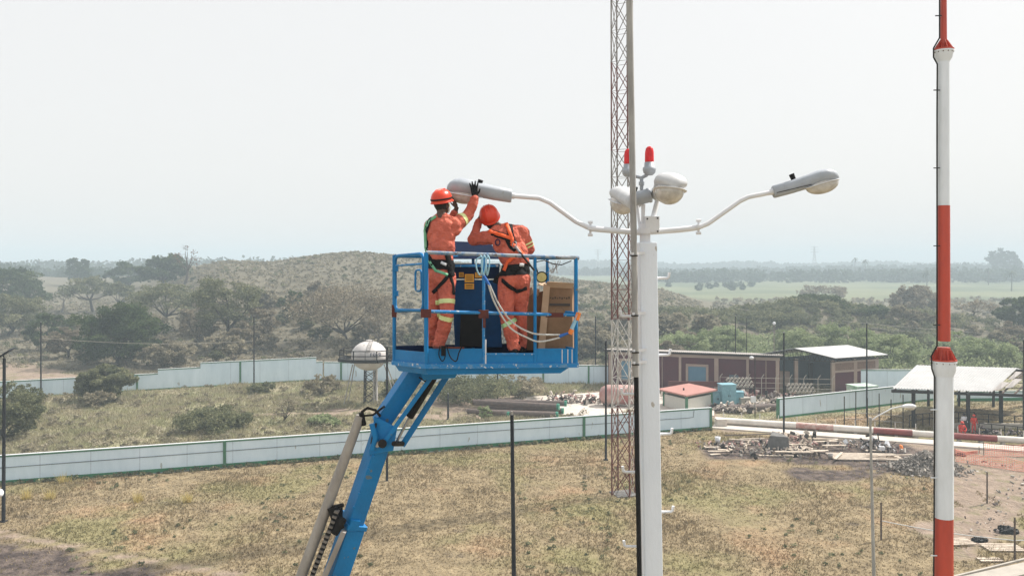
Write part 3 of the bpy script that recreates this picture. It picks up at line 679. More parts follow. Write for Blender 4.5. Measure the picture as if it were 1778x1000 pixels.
# farmland strips and far woods
def wood(label, y0, x0, x1, n, hmin, hmax, seed, size):
    rs = np.random.RandomState(seed); xc = rs.uniform(x0, x1, n); yc = y0 + rs.uniform(0, 60 + y0 * 0.05, n); hh = rs.uniform(hmin, hmax, n) * (0.75 + 0.35 * snoise(xc, yc * 0.2, 45)); C = []; T = []; gz = height(xc, yc)
    per = 46
    for a, b_, h_, g_ in zip(xc, yc, hh, gz):
        v = rs.normal(size=(per, 3)); v /= np.linalg.norm(v, axis=1, keepdims=True); r = rs.uniform(0.4, 1, per)[:, None] ** 0.5
        C.append(np.array([a, b_, g_ + h_ * 0.45]) + v * r * np.array([h_ * 0.62, h_ * 0.5, h_ * 0.5]) * np.array([1, 1, 1.0])); T.append(np.clip(rs.normal(0.5, .2, per) + rs.normal(0, .15), 0, 1))
    C = np.concatenate(C); S = size * rs.uniform(0.6, 1.4, len(C)); co = leaf_quads(C, S, rs, el=1.3)
    me = np_mesh('woods', co, np.arange(len(co)).reshape(-1, 4), ['leaf_far']); set_tint(me, np.concatenate(T))
    return tag(link('woods', me), label, 'woods', kind='stuff')
wood('nearest belt of far woods across the right plain', 570, 90, 430, 300, 8, 15, 1, 2.0)
wood('middle belt of far woods, hazy blue', 820, -100, 900, 680, 9, 16, 2, 3.0)
wood('farthest belt of woods along the horizon', 1250, -1300, 1250, 1700, 12, 20, 3, 4.6)
wood('hazy woods on the skyline at the far left', 620, -800, -150, 480, 14, 22, 4, 2.6)
wood('tree belt on the left slope seen through haze', 415, -360, -150, 300, 6, 10, 5, 1.3)
wood('small group of shrubs on the green field', 420, 92, 150, 16, 3.0, 4.5, 6, 1.2)
# a palm grove among the woods
def palm(px, top, Y, label, seed):
    rn = random.Random(seed); Xw = (px - CX) / FPX * Y; zt = CAMH - (top - HY) * Y / FPX
    r = thing('palm_tree', label, 'palm tree', (0, 0, 0), 'palms on the far plain'); tb = MB(); tb.tube([(0, 0, 0), (0.3, 0, zt * 0.5), (0.1, 0, zt - 1.5)], [0.35, 0.25, 0.2], 'bark', 6); tb.obj('trunk', r)
    cb = MB()
    for k in range(16):
        a = k * 2.4; L = rn.uniform(3.2, 4.2); e = rn.uniform(-0.4, 1.0); p0 = Vector((0.1, 0, zt - 1.5)); d = Vector((math.cos(a), math.sin(a), 0)); sd = Vector((-d.y, d.x, 0))
        pts = [p0 + d * L * t + Vector((0, 0, e * L * t - 0.9 * L * t * t)) for t in (0, .33, .66, 1)]
        for i in range(3): cb.add([pts[i] - sd * 0.35, pts[i] + sd * 0.35, pts[i + 1] + sd * (0.35 if i < 2 else .05), pts[i + 1] - sd * (0.35 if i < 2 else .05)], [(0, 1, 2, 3)], 'palmleaf')
    cb.obj('crown', r); r.location = (Xw, Y, 0)
mat('palmleaf', (0.045, 0.07, 0.03), (0.03, 0.05, 0.02), rough=0.8)
palm(1756, 467, 420, 'palm with drooping fronds at the right of the mast', 1)
palm(1716, 464, 520, 'palm close behind the woods right of the mast', 2)
palm(1502, 449, 640, 'tall palm above the middle of the far woods', 3)
palm(1484, 446, 700, 'palm just left of the tall palm in the far woods', 4)
palm(1609, 468, 460, 'palm hidden partly by the red part of the mast', 5)
# far pylons
def pylon(px, top, Y, label):
    z = CAMH - (top - HY) * Y / FPX; Xw = (px - CX) / FPX * Y; r = MB(); b0 = z * 0.10
    for sx in (-1, 1):
        for sy in (-1, 1): r.tube([(sx * b0, sy * b0, 0), (sx * b0 * 0.3, sy * b0 * 0.3, z * 0.6), (sx * 0.4, sy * 0.4, z)], 0.3, 'greymast', 4)
    n = 8
    for i in range(n):
        z0, z1 = z * i / n, z * (i + 1) / n; w0, w1 = b0 * (1 - 0.9 * i / n), b0 * (1 - 0.9 * (i + 1) / n)
        r.tube([(-w0, -w0, z0), (w1, -w1, z1)], 0.18, 'greymast', 4); r.tube([(w0, -w0, z0), (-w1, -w1, z1)], 0.18, 'greymast', 4)
    for q in (0.78, 0.88, 0.98): r.tube([(-z * 0.16, 0, z * q), (z * 0.16, 0, z * q)], 0.3, 'greymast', 4)
    o = r.obj('electricity_pylon'); o.location = (Xw, Y, 0); tag(o, label, 'pylon', 'faint power pylons on the horizon')
pylon(1414, 428, 1100, 'faint power pylon standing right of the street lamp head')
pylon(1038, 433, 1200, 'faint power pylon standing left of the lattice tower')

# ------------------------------------------------------------------ walls
def wall(label, a, b, hs, cap='wallcap', posts=(), seams=3.2, green_base=0.28, line=None, th=0.15, name='boundary_wall'):
    """wall from a to b; hs = list of (t0, t1, height)"""
    a, b = Vector(a), Vector(b); a.z = b.z = 0; d = b - a; L = d.length; d.normalize(); n = Vector((d.y, -d.x, 0))
    if n.y > 0: n = -n
    r = thing(name, label, 'wall', tuple((a + b) / 2), 'painted perimeter walls')
    w_ = MB(); c_ = MB(); g_ = MB(); s_ = MB()
    for t0, t1, h_ in hs:
        p, q = a + d * L * t0, a + d * L * t1; mid = (p + q) / 2; ang = math.atan2(d.y, d.x); ln = (q - p).length
        w_.box((mid.x, mid.y, h_ / 2 - 0.15), (ln, th, h_ + 0.3), 'wallwhite', ang)
        c_.box((mid.x, mid.y, h_ + 0.05), (ln, th + 0.10, 0.10), 'green', ang); c_.box((mid.x, mid.y, h_ + 0.12), (ln, th + 0.06, 0.035), 'whitepaint', ang)  # thin white strip stands in for the sunlit top of the green coping
        if green_base: g_.box((mid.x + n.x * 0.02, mid.y + n.y * 0.02, green_base / 2), (ln, th + 0.02, green_base), 'greenbright', ang)
        k = int(ln / seams)
        for i in range(1, k):
            p2 = p + d * ln * i / k + n * (th / 2 + 0.004); s_.box((p2.x, p2.y, h_ / 2), (0.05, 0.02, h_ - 0.05), 'wallseam', ang)
    w_.obj('wall_panel', r); c_.obj('coping', r); s_.obj('joint_strip', r)
    if green_base: g_.obj('painted_base', r)
    for tq, ph in posts:
        p = a + d * L * tq + n * 0.06; MB().box((p.x, p.y, ph / 2), (0.22, th + 0.1, ph), 'green', math.atan2(d.y, d.x)).obj('pillar', r)
    if line:
        MB().tube([a + d * L * t_ + n * (th / 2 + 0.03) + Vector((0, 0, z_)) for t_, z_ in line], 0.022, 'conduit', 5).obj('conduit', r)
    return r
mat('wallseam', (0.54, 0.65, 0.74), rough=0.9)
def tt(px):   # parameter along the near wall for a picture column
    a, b = NW0, NW1; k = (px - CX) / FPX
    return (k * a.y - a.x) / ((b.x - a.x) - k * (b.y - a.y))
wall('long white wall crossing the field in front of the overgrown yard', NW0, NW1, [(0, 1, 1.95)],
     posts=[(tt(390), 2.02), (tt(1013), 2.06), (tt(1233), 2.06)], line=[(0, 1.12), (tt(390), 1.25), (tt(800), 1.35), (tt(1195), 1.25), (tt(1203), 1.3), (tt(1204), 1.95)])
wall('white wall with hanging wires in front of the white roofed shed', G(1350, 727), G(1655, 691), [(0, 1, 1.95)], green_base=0.25, posts=[(0.0, 2.0)])
wall('white wall seen behind the pavilion posts', G(1662, 697), G(1830, 694), [(0, 1, 1.0)], green_base=0.35)
wall('short white wall between the shed and the pavilion roof', G(1490, 677), G(1640, 677), [(0, 1, 2.4)], green_base=0)
fa, fb = G(20, 692), G(560, 660)
def t2(px):
    a, b = fa, fb; k = (px - CX) / FPX; return (k * a.y - a.x) / ((b.x - a.x) - k * (b.y - a.y))
wall('stepped white wall below the wooded slope on the left', fa, fb, [(-0.9, t2(274), 1.95), (t2(274), t2(348), 2.45), (t2(348), t2(549), 3.0), (t2(549), t2(560), 2.4)],
     posts=[(t2(141), 2.0), (t2(238), 2.0), (t2(417), 3.05)], green_base=0.2)
wall('far white wall behind the water tank and basket', G(563, 660), G(1075, 668), [(0, 1, 2.35)], posts=[(0.06, 2.4), (0.75, 2.4), (0.9, 2.4)], green_base=0)

# ------------------------------------------------------------------ poles
def dark_pole(px, base, top, label, lean=0.0, r=0.085, headtop=False):
    p = G(px, base); z = CAMH - (top - HY) * p.y / FPX
    o = thing('lamp_post', label, 'lamp post', (p.x, p.y, 0), 'dark perimeter lamp posts')
    q = p + Vector((lean, 0, z)); MB().tube([p, q], [r * 1.1, r * 0.8], 'darkpole', 8).obj('pole', o)
    MB().box((p.x, p.y, 0.02), (0.36, 0.36, 0.04), 'darkpole').obj('base_plate', o)
    MB().tube([q, q + Vector((0, 0, 0.14))], [r * 0.5, r * 0.5], 'steel', 8).obj('top_fitting', o)
    return o
dark_pole(71, 690, 560, 'dark lamp post in front of the stepped wall near the left edge')
dark_pole(441, 677, 549, 'dark lamp post beside the highest piece of stepped wall')
dark_pole(672, 835, 602, 'dark lamp post standing just left of the blue boom')
dark_pole(778, 728, 684, 'short dark post behind the near wall, right of the jib', r=0.1)
dark_pole(864, 697, 640, 'dark post standing behind the pile of brown pipes', r=0.09)
dark_pole(894, 1139, 720, 'thick dark lamp post in the foreground under the basket', lean=-0.12, r=0.09)
dark_pole(1052, 798, 592, 'dark lamp post left of the lattice tower', r=0.085)
dark_pole(1034, 667, 549, 'thin dark lamp post in front of the far wall right of the basket')
dark_pole(1277, 670, 549, 'thin dark lamp post rising behind the red building', r=0.07)
dark_pole(1296, 664, 552, 'faint greenish pole right behind the red building roof', r=0.05)
dark_pole(1361, 763, 578, 'dark lamp post planted by the grey concrete block')
dark_pole(1505, 725, 561, 'dark lamp post in front of the long shed wall')
dark_pole(1777, 757, 590, 'dark lamp post at the right edge beside the pavilion', r=0.06)
# solar lamp at left edge
p = G(6, 905); o = thing('solar_lamp', 'dark pole with a tilted solar panel at the left edge', 'solar lamp', (p.x, p.y, 0))
zt = CAMH - (622 - HY) * p.y / FPX; pt = Vector((p.x + 0.05, p.y, zt))
MB().tube([p, pt], [0.11, 0.085], 'darkpole', 10).obj('pole', o)
Rm = Matrix.Rotation(R(-32), 3, 'Y') @ Matrix.Rotation(R(8), 3, 'X')
MB().box(pt + Vector((-0.05, 0, 0.22)), (1.3, 0.75, 0.05), 'darkpole', M3=Rm).box(pt + Vector((-0.05, 0, 0.26)), (1.22, 0.67, 0.02), 'blue_dark', M3=Rm).obj('solar_panel', o)
MB().tube([pt - Vector((0, 0, .05)), pt + Vector((-0.05, 0, 0.2))], 0.04, 'darkpole', 6).obj('bracket', o)
MB().box(p + Vector((0, 0, .02)), (.4, .4, .04), 'darkpole').obj('base_plate', o)
# lamp bowl cut by the left edge
q = G(-14, 905) + Vector((0, 0, 0)); 
# white ball lamp pole
p = G(1344, 672); o = thing('ball_lamp', 'slim pale post with a white ball lamp behind the shed', 'lamp post', (p.x, p.y, 0))
zt = CAMH - (563 - HY) * p.y / FPX; MB().tube([p, p + Vector((0, 0, zt))], [0.07, 0.05], 'barkpale', 8).obj('pole', o); MB().ell(p + Vector((0, 0, zt + .12)), (.2, .2, .2), 'whitepaint').obj('lamp_ball', o)
# grey street lamp lower right
Y = 36.0; o = thing('street_lamp', 'slender grey street lamp with one curved arm in the right foreground', 'street lamp', (J(1518, 452, Y).x, Y, 0))
b0 = Vector((J(1519, 452, Y).x, Y, 0)); top = J(1511, 727, Y)
MB().tube([b0, top], [0.085, 0.05], 'greymast', 10).obj('pole', o)
MB().tube([top + Vector((0, 0, -.1)), J(1524, 722, Y), J(1548, 709, Y), J(1566, 705, Y)], 0.03, 'whitepaint', 8).obj('arm', o)
MB().tube([top - Vector((0, 0, .16)), top + Vector((0, 0, .06))], 0.075, 'greymast', 10).obj('collar', o)
lh = link('lamp_head', MB().loft([(0, .05, .05, -.04), (.1, .08, .07, -.05), (.3, .13, .13, -.06), (.5, .15, .13, -.07), (.62, .12, .09, -.06), (.68, .03, .02, -.01)], 'whitepaint', M3=Matrix.Rotation(0, 3, 'Z'), loc=J(1564, 706, Y)).mesh('lamp_head'), o)
MB().ell(J(1582, 708, Y), (.17, .12, .1), 'lens').obj('lens', lh)

# ------------------------------------------------------------------ red building and hut
def onwall(a, b, px):      # ground point of line a-b seen at picture column px
    k = (px - CX) / FPX; t = (k * a.y - a.x) / ((b.x - a.x) - k * (b.y - a.y)); return a + (b - a) * t
a, b = Vector((( 1056 - CX) / FPX * 102, 102, 0)), Vector(((1354 - CX) / FPX * 95.5, 95.5, 0))
d = (b - a).normalized(); bk = Vector((-d.y, d.x, 0)) * 9; nf = -bk.normalized()
o = thing('red_building', 'low maroon building with beige columns behind the scrap yard', 'building', tuple((a + b) / 2))
MB().box8([a, b, b + bk, a + bk, a + Vector((0, 0, 4.7)), b + Vector((0, 0, 4.7)), b + bk + Vector((0, 0, 3.75)), a + bk + Vector((0, 0, 3.75))], 'maroon').obj('wall', o)
bmn = MB(); bmn.beam(a + nf * .08 + Vector((0, 0, 4.30)), b + nf * .08 + Vector((0, 0, 4.30)), .2, .34, 'beige'); bmn.obj('ring_beam', o)
for pxx, wd_ in ((1060, .35), (1114, .3), (1181, .3), (1244, .5), (1298, .3), (1350, .4)):
    c_ = onwall(a, b, pxx) + nf * .085; MB().box((c_.x, c_.y, 2.06), (wd_, .24, 4.12), 'beige', math.atan2(d.y, d.x)).obj('column', o)
def window(par, a, b, p0, p1, z0, z1, glass='winblue'):
    q0, q1 = onwall(a, b, p0), onwall(a, b, p1); dd = (q1 - q0).normalized(); ang = math.atan2(dd.y, dd.x); L = (q1 - q0).length; f = MB(); nn = Vector((dd.y, -dd.x, 0)) * .10
    m_ = (q0 + q1) / 2 + nn; W_ = .28
    f.box((m_.x, m_.y, z1 + W_ / 2), (L + 2 * W_, .14, W_), 'beige', ang); f.box((m_.x, m_.y, z0 - W_ / 4), (L + 2 * W_, .14, W_ / 2), 'beige', ang)
    for q in (q0 - dd * W_ / 2, q1 + dd * W_ / 2): f.box((q.x + nn.x, q.y + nn.y, (z0 + z1) / 2), (W_, .14, z1 - z0), 'beige', ang)
    fo = f.obj('window', par); m_ = (q0 + q1) / 2 + nn * .35
    MB().box((m_.x, m_.y, (z0 + z1) / 2), (L, .03, z1 - z0), glass, ang).obj('pane', fo)
window(o, a, b, 1195, 1226, 1.0, 3.05); window(o, a, b, 1079, 1096, 1.0, 3.4)
rf = MB(); n = 90
r0, r1 = a - d * .4 + nf * .7 + Vector((0, 0, 4.78)), b + d * .4 + nf * .7 + Vector((0, 0, 4.78)); up = -nf * 10.2 + Vector((0, 0, -.93)); vs = []
for i in range(n * 2 + 1):
    p_ = lerp(r0, r1, i / (2 * n)) + Vector((0, 0, .07 if i % 2 else 0)); vs += [p_, p_ + up, p_ - Vector((0, 0, .03)), p_ + up - Vector((0, 0, .03))]
fs = [];
for i in range(n * 2):
    k = i * 4; fs += [(k, k + 4, k + 5, k + 1), (k + 2, k + 3, k + 7, k + 6), (k, k + 2, k + 6, k + 4)]
rf.add(vs, fs, 'roofgrey'); rf.beam(r0 - Vector((0, 0, .12)) - nf * .2, r1 - Vector((0, 0, .12)) - nf * .2, .08, .16, 'darksteel'); rf.obj('roof', o)
for pxx in (1150, 1330):
    c_ = onwall(a, b, pxx) + nf * .16; MB().tube([c_, c_ + U * 4.4], .05, 'beige' if pxx != 1225 else 'darksteel', 8).obj('drain_pipe', o)
MB().box(onwall(a, b, 1274) + nf * .06 + U * 1.1, (1.1, .1, 2.2), 'slateblue', math.atan2(d.y, d.x)).obj('door', o)
# guard hut
c0, c1, c2 = G(1150, 705), G(1192, 716), G(1238, 706)
k4 = c0 + c2 - c1; ctr = (c0 + c2) / 2; c0, c1, c2, k4 = [ctr + (q - ctr) * .93 for q in (c0, c1, c2, k4)]
o = thing('guard_hut', 'small hut with a flat red roof and green posts behind the near wall', 'hut', (ctr.x, ctr.y, 0)); HH = 1.65
for q in (c0, c1, c2, k4): MB().box((q.x, q.y, HH / 2), (.26, .26, HH), 'green').obj('post', o)
wl = MB(); 
for u, v in ((c0, c1), (c1, c2), (c2, k4), (k4, c0)): wl.beam(u + Vector((0, 0, .72)), v + Vector((0, 0, .72)), .1, 1.3, 'sidewhite')
wl.obj('wall', o); bm_ = MB()
for u, v in ((c0, c1), (c1, c2), (c2, k4), (k4, c0)): bm_.beam(u + Vector((0, 0, HH)), v + Vector((0, 0, HH)), .16, .16, 'green')
bm_.obj('beam', o)
rr = [ctr + (q - ctr) * 1.28 + Vector((0, 0, HH + .1)) for q in (c0, c1, c2, k4)]
MB().box8(rr + [q + Vector((0, 0, .16)) for q in rr], 'redroof').obj('roof', o); MB().tube([ctr + Vector((-.6, -.8, HH + .2)), ctr + Vector((-.6, -.8, HH + .5))], .09, 'darksteel').obj('vent', o)

# ------------------------------------------------------------------ white roofed shed
P1, P2, P3, P4 = Vector((30.3, 100.7, 0)), Vector((38.9, 97, 0)), Vector((47, 100.7, 0)), Vector((38.4, 104.4, 0))
o = thing('open_shed', 'open shed with a bright gable roof and maroon side wall', 'shed', ((P1 + P3) / 2)[:])
ze, zr = 4.25, 5.25; U = Vector((0, 0, 1)); g0, g1 = (P1 + P2) / 2, (P3 + P4) / 2
MB().poly([P2 + U * ze, P3 + U * ze, g1 + U * zr, g0 + U * zr], 'roofwhite', .06).poly([P1 + U * ze, g0 + U * zr, g1 + U * zr, P4 + U * ze], 'roofwhite', .06).obj('roof', o)
tr = MB()
for (u, v, w3) in ((P1, P2, g0), (P4, P3, g1)):
    tr.beam(u + U * (ze - .45), v + U * (ze - .45), .1, .1, 'darksteel'); tr.beam(u + U * (ze - .1), w3 + U * (zr - .12), .1, .1, 'darksteel'); tr.beam(v + U * (ze - .1), w3 + U * (zr - .12), .1, .1, 'darksteel')
    for i in range(16):
        t0 = i / 16; t1 = (i + .5) / 16; zz = lambda t: ze - .1 + (zr - ze) * (1 - abs(2 * t - 1))
        tr.beam(lerp(u, v, t0) + U * (ze - .45), lerp(u, v, t1) + U * zz(t1), .05, .05, 'darksteel'); tr.beam(lerp(u, v, t1) + U * zz(t1), lerp(u, v, (i + 1) / 16) + U * (ze - .45), .05, .05, 'darksteel')
for i in range(14):
    t0, t1 = i / 14, (i + 1) / 14; tr.beam(lerp(P2, P3, t0) + U * (ze - .08), lerp(P2, P3, (t0 + t1) / 2) + U * (ze - .38), .05, .05, 'darksteel'); tr.beam(lerp(P2, P3, (t0 + t1) / 2) + U * (ze - .38), lerp(P2, P3, t1) + U * (ze - .08), .05, .05, 'darksteel')
tr.beam(P2 + U * (ze - .4), P3 + U * (ze - .4), .06, .06, 'darksteel'); tr.obj('truss', o)
q1, q2, q3, q4 = [lerp((P1 + P3) / 2, q, .82) for q in (P1, P2, P3, P4)]
MB().beam(q2 + U * 1.2, q3 + U * 1.2, .18, 2.4, 'maroon').obj('side_wall', o)
MB().beam(q2 + U * 2.95, q3 + U * 2.95, .2, 1.1, 'brick').obj('brick_infill', o)
MB().beam(q2 + U * 2.5, q3 + U * 2.5, .24, .25, 'beige').beam(q2 + U * 3.6, q3 + U * 3.6, .24, .2, 'beige').obj('tie_beam', o)
MB().beam(q4 + U * 1.9, q3 + U * 1.9, .16, 3.8, 'slateblue').beam(q1 + U * 1.9, q4 + U * 1.9, .16, 3.8, 'slateblue').obj('back_wall', o)
for q in (q1, lerp(q1, q2, .45), q2, lerp(q2, q3, .5), q3): MB().box((q.x, q.y, 1.95), (.42, .42, 3.9), 'beige').obj('column', o)
q = lerp(q1, q4, .2); MB().box((q.x + .6, q.y - .8, 1.1), (1.5, .8, 2.2), 'beige').obj('cabinet', o)
MB().tube([lerp(q1, q3, .4), lerp(q1, q3, .4) + U * 3.2], .28, 'darksteel', 10).obj('tank_column', o)
q = onwall(P1, P2, 1305); o2 = thing('camera_pole', 'thin pole with a white dome camera beside the white roofed shed', 'camera pole', (q.x, 92, 0)); q = Vector(((1311 - CX) / FPX * 82, 82, 0))
o2.location = q; MB().tube([q, J(1311, 622, 82)], .05, 'darksteel', 6).obj('pole', o2); MB().ell(J(1305, 621, 82), (.22, .22, .16), 'whitepaint').obj('dome_camera', o2); MB().box(J(1308, 693, 82), (.5, .2, .6), 'whitepaint').obj('box', o2)

# ------------------------------------------------------------------ pavilion
E1, E2 = Vector(((1548 - CX) / FPX * 77, 77, 3.75)), Vector(((1722 - CX) / FPX * 75.0, 75.0, 3.75)); R1, R2 = J(1590, 635, 83.5), J(1765, 640, 81.5)
o = thing('pavilion', 'open pavilion with a ribbed white metal roof and dark posts', 'pavilion', (42, 78, 0))
rf = MB(); n = 34; vs = []; fs = []
for i in range(2 * n + 1):
    t_ = i / (2 * n); zz = U * (.11 if i % 2 else 0); e = lerp(E1, E2, t_); r_1 = lerp(R1, R2, t_); bkp = r_1 + (r_1 - e) * .9; bkp.z = 3.75
    vs += [e + zz, r_1 + zz, bkp + zz, e + zz - U * .03, r_1 + zz - U * .03, bkp + zz - U * .03]
for i in range(2 * n):
    k = i * 6
    fs += [(k, k + 6, k + 7, k + 1), (k + 1, k + 7, k + 8, k + 2), (k + 3, k + 4, k + 10, k + 9), (k + 4, k + 5, k + 11, k + 10), (k, k + 3, k + 9, k + 6)]
rf.add(vs, fs, 'roofwhite'); rf.obj('roof', o)
fr = MB(); E3 = lerp(E1, E2, 1.45); R3 = lerp(R1, R2, 1.4)
fr.beam(E1 - U * .22, E3 - U * .22, .22, .26, 'darksteel'); fr.beam(R1 - U * .15, R3 - U * .15, .15, .2, 'darksteel')
for t_ in (0.03, .25, .5, .75, .98, 1.1, 1.22, 1.34):
    e = lerp(E1, E2, t_); r_1 = lerp(R1, R2, t_); bkp = r_1 + (r_1 - e) * .9; bkp.z = 3.75; fr.beam(e - U * .1, r_1 - U * .12, .1, .14, 'wood'); fr.beam(bkp - U * .1, r_1 - U * .12, .1, .14, 'wood')
for t_ in (.2, .4, .6, .8):
    u0 = lerp(E2, R2, t_); v0 = lerp(E3, R3, t_); fr.beam(u0 - U * .02, v0 - U * .02, .07, .07, 'wood')
fr.obj('roof_frame', o)
for i, (u0, u1, s0, s1) in enumerate(((.02, .2, .0, .35), (.1, .24, .45, .8), (.22, .4, .1, .5))):   # loose broken sheets
    a_ = lerp(lerp(E2, R2, s0), lerp(E3, R3, s0), u0); b_ = lerp(lerp(E2, R2, s0), lerp(E3, R3, s0), u1); c_ = lerp(lerp(E2, R2, s1), lerp(E3, R3, s1), u1); d_ = lerp(lerp(E2, R2, s1), lerp(E3, R3, s1), u0)
    MB().poly([a_ + U * .15, b_ + U * .3, c_ + U * .12, d_ + U * .18], 'roofgrey', .03).obj('loose_sheet', o)
for pxx, yb in ((1586, 742), (1681, 750), (1738, 744)):
    q = G(pxx, yb); q.y = min(q.y, 77.4); q.x = (pxx - CX) / FPX * q.y; MB().box((q.x, q.y, 1.8), (.26, .26, 3.6), 'darksteel').obj('post', o)
for pxx in (1612, 1665, 1725, 1778):
    q = Vector(((pxx - CX) / FPX * 88, 88, 0)); MB().box((q.x, q.y, 1.8), (.2, .2, 3.6), 'darksteel').obj('post', o)
for (p0, p1, y0, y1, hh) in ((1579, 1625, 742, 737, 1.2), (1655, 1692, 737, 737, 1.2), (1694, 1785, 738, 744, 1.15), (1700, 1790, 753, 762, 1.0)):
    a_, b_ = G(p0, y0), G(p1, y1); rl = MB()
    for z in (hh, hh * .55): rl.beam(a_ + U * z, b_ + U * z, .06, .06, 'darksteel')
    k = 4
    for i in range(k + 1): q = lerp(a_, b_, i / k); rl.beam(q, q + U * hh, .06, .06, 'darksteel')
    rl.obj('railing', o)
MB().box(G(1740, 745) + U * .28, (9, .3, .55), 'concrete', -.05).obj('low_wall', o)

# ------------------------------------------------------------------ persons: capsule skeleton, voxel skin
def remesh(me, vox, it, disp=0.0, dscale=0.1):
    o = bpy.data.objects.new('tmp', me); COL.objects.link(o)
    m = o.modifiers.new('r', 'REMESH'); m.mode = 'VOXEL'; m.voxel_size = vox; m.use_smooth_shade = True
    s = o.modifiers.new('s', 'SMOOTH'); s.factor = 0.5; s.iterations = it
    if disp:
        tx = bpy.data.textures.new('folds', 'CLOUDS'); tx.noise_scale = dscale; tx.noise_depth = 2
        dm = o.modifiers.new('d', 'DISPLACE'); dm.texture = tx; dm.strength = disp; dm.mid_level = 0.5; dm.texture_coords = 'LOCAL'
    dg = bpy.context.evaluated_depsgraph_get(); dg.update()
    r = bpy.data.meshes.new_from_object(o.evaluated_get(dg)); bpy.data.objects.remove(o); return r
def arr(me):
    n = len(me.vertices); a = np.empty(n * 3); me.vertices.foreach_get('co', a); return a.reshape(-1, 3)
def centers(me):
    n = len(me.polygons); a = np.empty(n * 3); me.polygons.foreach_get('center', a); return a.reshape(-1, 3)
def make_body(prims, mats, vox=0.008, it=4, disp=0.012, dscale=0.07):
    """prims: ('c', p0, p1, r0, r1, mat) capsule or ('e', c, radii, M3, mat) ellipsoid"""
    mb = MB()
    for q in prims:
        if q[0] == 'c':
            _, a, b, r0, r1, m = q; a, b = Vector(a), Vector(b); mb.ell(a, (r0,) * 3, 'skin', nu=14, nv=8); mb.ell(b, (r1,) * 3, 'skin', nu=14, nv=8); mb.tube([a, b], [r0, r1], 'skin', 14)
        else:
            _, c, rad, M3, m = q; mb.ell(c, rad, 'skin', M3, 20, 12)
    me = remesh(mb.mesh('body'), vox, it, disp, dscale); C = centers(me)
    best = np.full(len(C), 1e9); idx = np.zeros(len(C), int)
    for q in prims:
        if q[0] == 'c':
            _, a, b, r0, r1, m = q; a = np.array(a); b = np.array(b); ab = b - a; L = max(ab @ ab, 1e-9)
            t_ = np.clip(((C - a) @ ab) / L, 0, 1); dd = np.linalg.norm(C - (a + t_[:, None] * ab), axis=1) - (r0 + (r1 - r0) * t_)
        else:
            _, c, rad, M3, m = q; M_ = np.array(M3) if M3 is not None else np.eye(3); l = (C - np.array(c)) @ M_; dd = (np.linalg.norm(l / np.array(rad), axis=1) - 1) * min(rad)
        k = dd < best; best[k] = dd[k]; idx[k] = mats.index(m)
    me.materials.clear()
    for m in mats: me.materials.append(M[m])
    me.polygons.foreach_set('material_index', idx.astype(np.int32)); me.polygons.foreach_set('use_smooth', np.ones(len(C), bool)); me.update(); return me
def bvh(me): return BVHTree.FromPolygons([v.co for v in me.vertices], [tuple(p.vertices) for p in me.polygons])
def band(me, c, ax, hw, rad, m, off=0.006, name='band', parent=None):
    """a strip that follows the body between two planes"""
    c = np.array(c); ax = np.array(Vector(ax).normalized()); C = centers(me); d = (C - c) @ ax; rr = np.linalg.norm((C - c) - d[:, None] * ax, axis=1)
    ids = np.where((np.abs(d) < hw) & (rr < rad))[0]; mb = MB(); mp = {}; vs = []; fs = []
    for i in ids:
        f = []
        for vi in me.polygons[i].vertices:
            if vi not in mp:
                v = me.vertices[vi]; q = v.co + v.normal * off; dv = (q - Vector(c)).dot(Vector(ax)); q = q - Vector(ax) * (dv - max(-hw, min(hw, dv))); mp[vi] = len(vs); vs.append(q)
            f.append(mp[vi])
        fs.append(tuple(f))
    if not fs: return None
    mb.add(vs, fs, m, True); o = link(name, mb.mesh(name), parent)
    return o
def strap(tree, pts, w_, m, name, parent, off=0.008, th=0.004, n=5, front=True):
    """flat webbing laid on the body along picture points (px, py), found by casting on the body"""
    P = []
    for i in range(len(pts) - 1):
        for k in range(n): P.append((lerp(pts[i][0], pts[i + 1][0], k / n), lerp(pts[i][1], pts[i + 1][1], k / n)))
    P.append(pts[-1]); hit = []; lastY = None
    o_ = Vector((0, 0, CAMH))
    for (a_, b_) in P:
        d_ = (J(a_, b_, 10) - o_).normalized(); h, nr, i, ds = tree.ray_cast(o_, d_)
        if h is not None: hit.append((h + nr * off, nr)); lastY = h.y
        elif lastY is not None: hit.append((J(a_, b_, lastY), Vector((0, -1, 0))))
    if len(hit) < 2: return None
    mb = MB(); vs = []; fs = []
    for i, (p, nr) in enumerate(hit):
        d = (hit[min(i + 1, len(hit) - 1)][0] - hit[max(i - 1, 0)][0]).normalized(); s_ = d.cross(nr).normalized() * w_ / 2
        vs += [p - s_, p + s_, p + s_ + nr * th, p - s_ + nr * th]
    for i in range(len(hit) - 1):
        k = i * 4; fs += [(k, k + 1, k + 5, k + 4), (k + 1, k + 2, k + 6, k + 5), (k + 2, k + 3, k + 7, k + 6), (k + 3, k, k + 4, k + 7)]
    fs += [(0, 3, 2, 1), (len(vs) - 4, len(vs) - 3, len(vs) - 2, len(vs) - 1)]
    mb.add(vs, fs, m, True); return link(name, mb.mesh(name), parent)
def basis(fwd, up):
    """columns: right, forward, up"""
    f = Vector(fwd).normalized(); u = Vector(up); r = f.cross(u).normalized(); u = r.cross(f).normalized()
    return Matrix((r, f, u)).transposed()
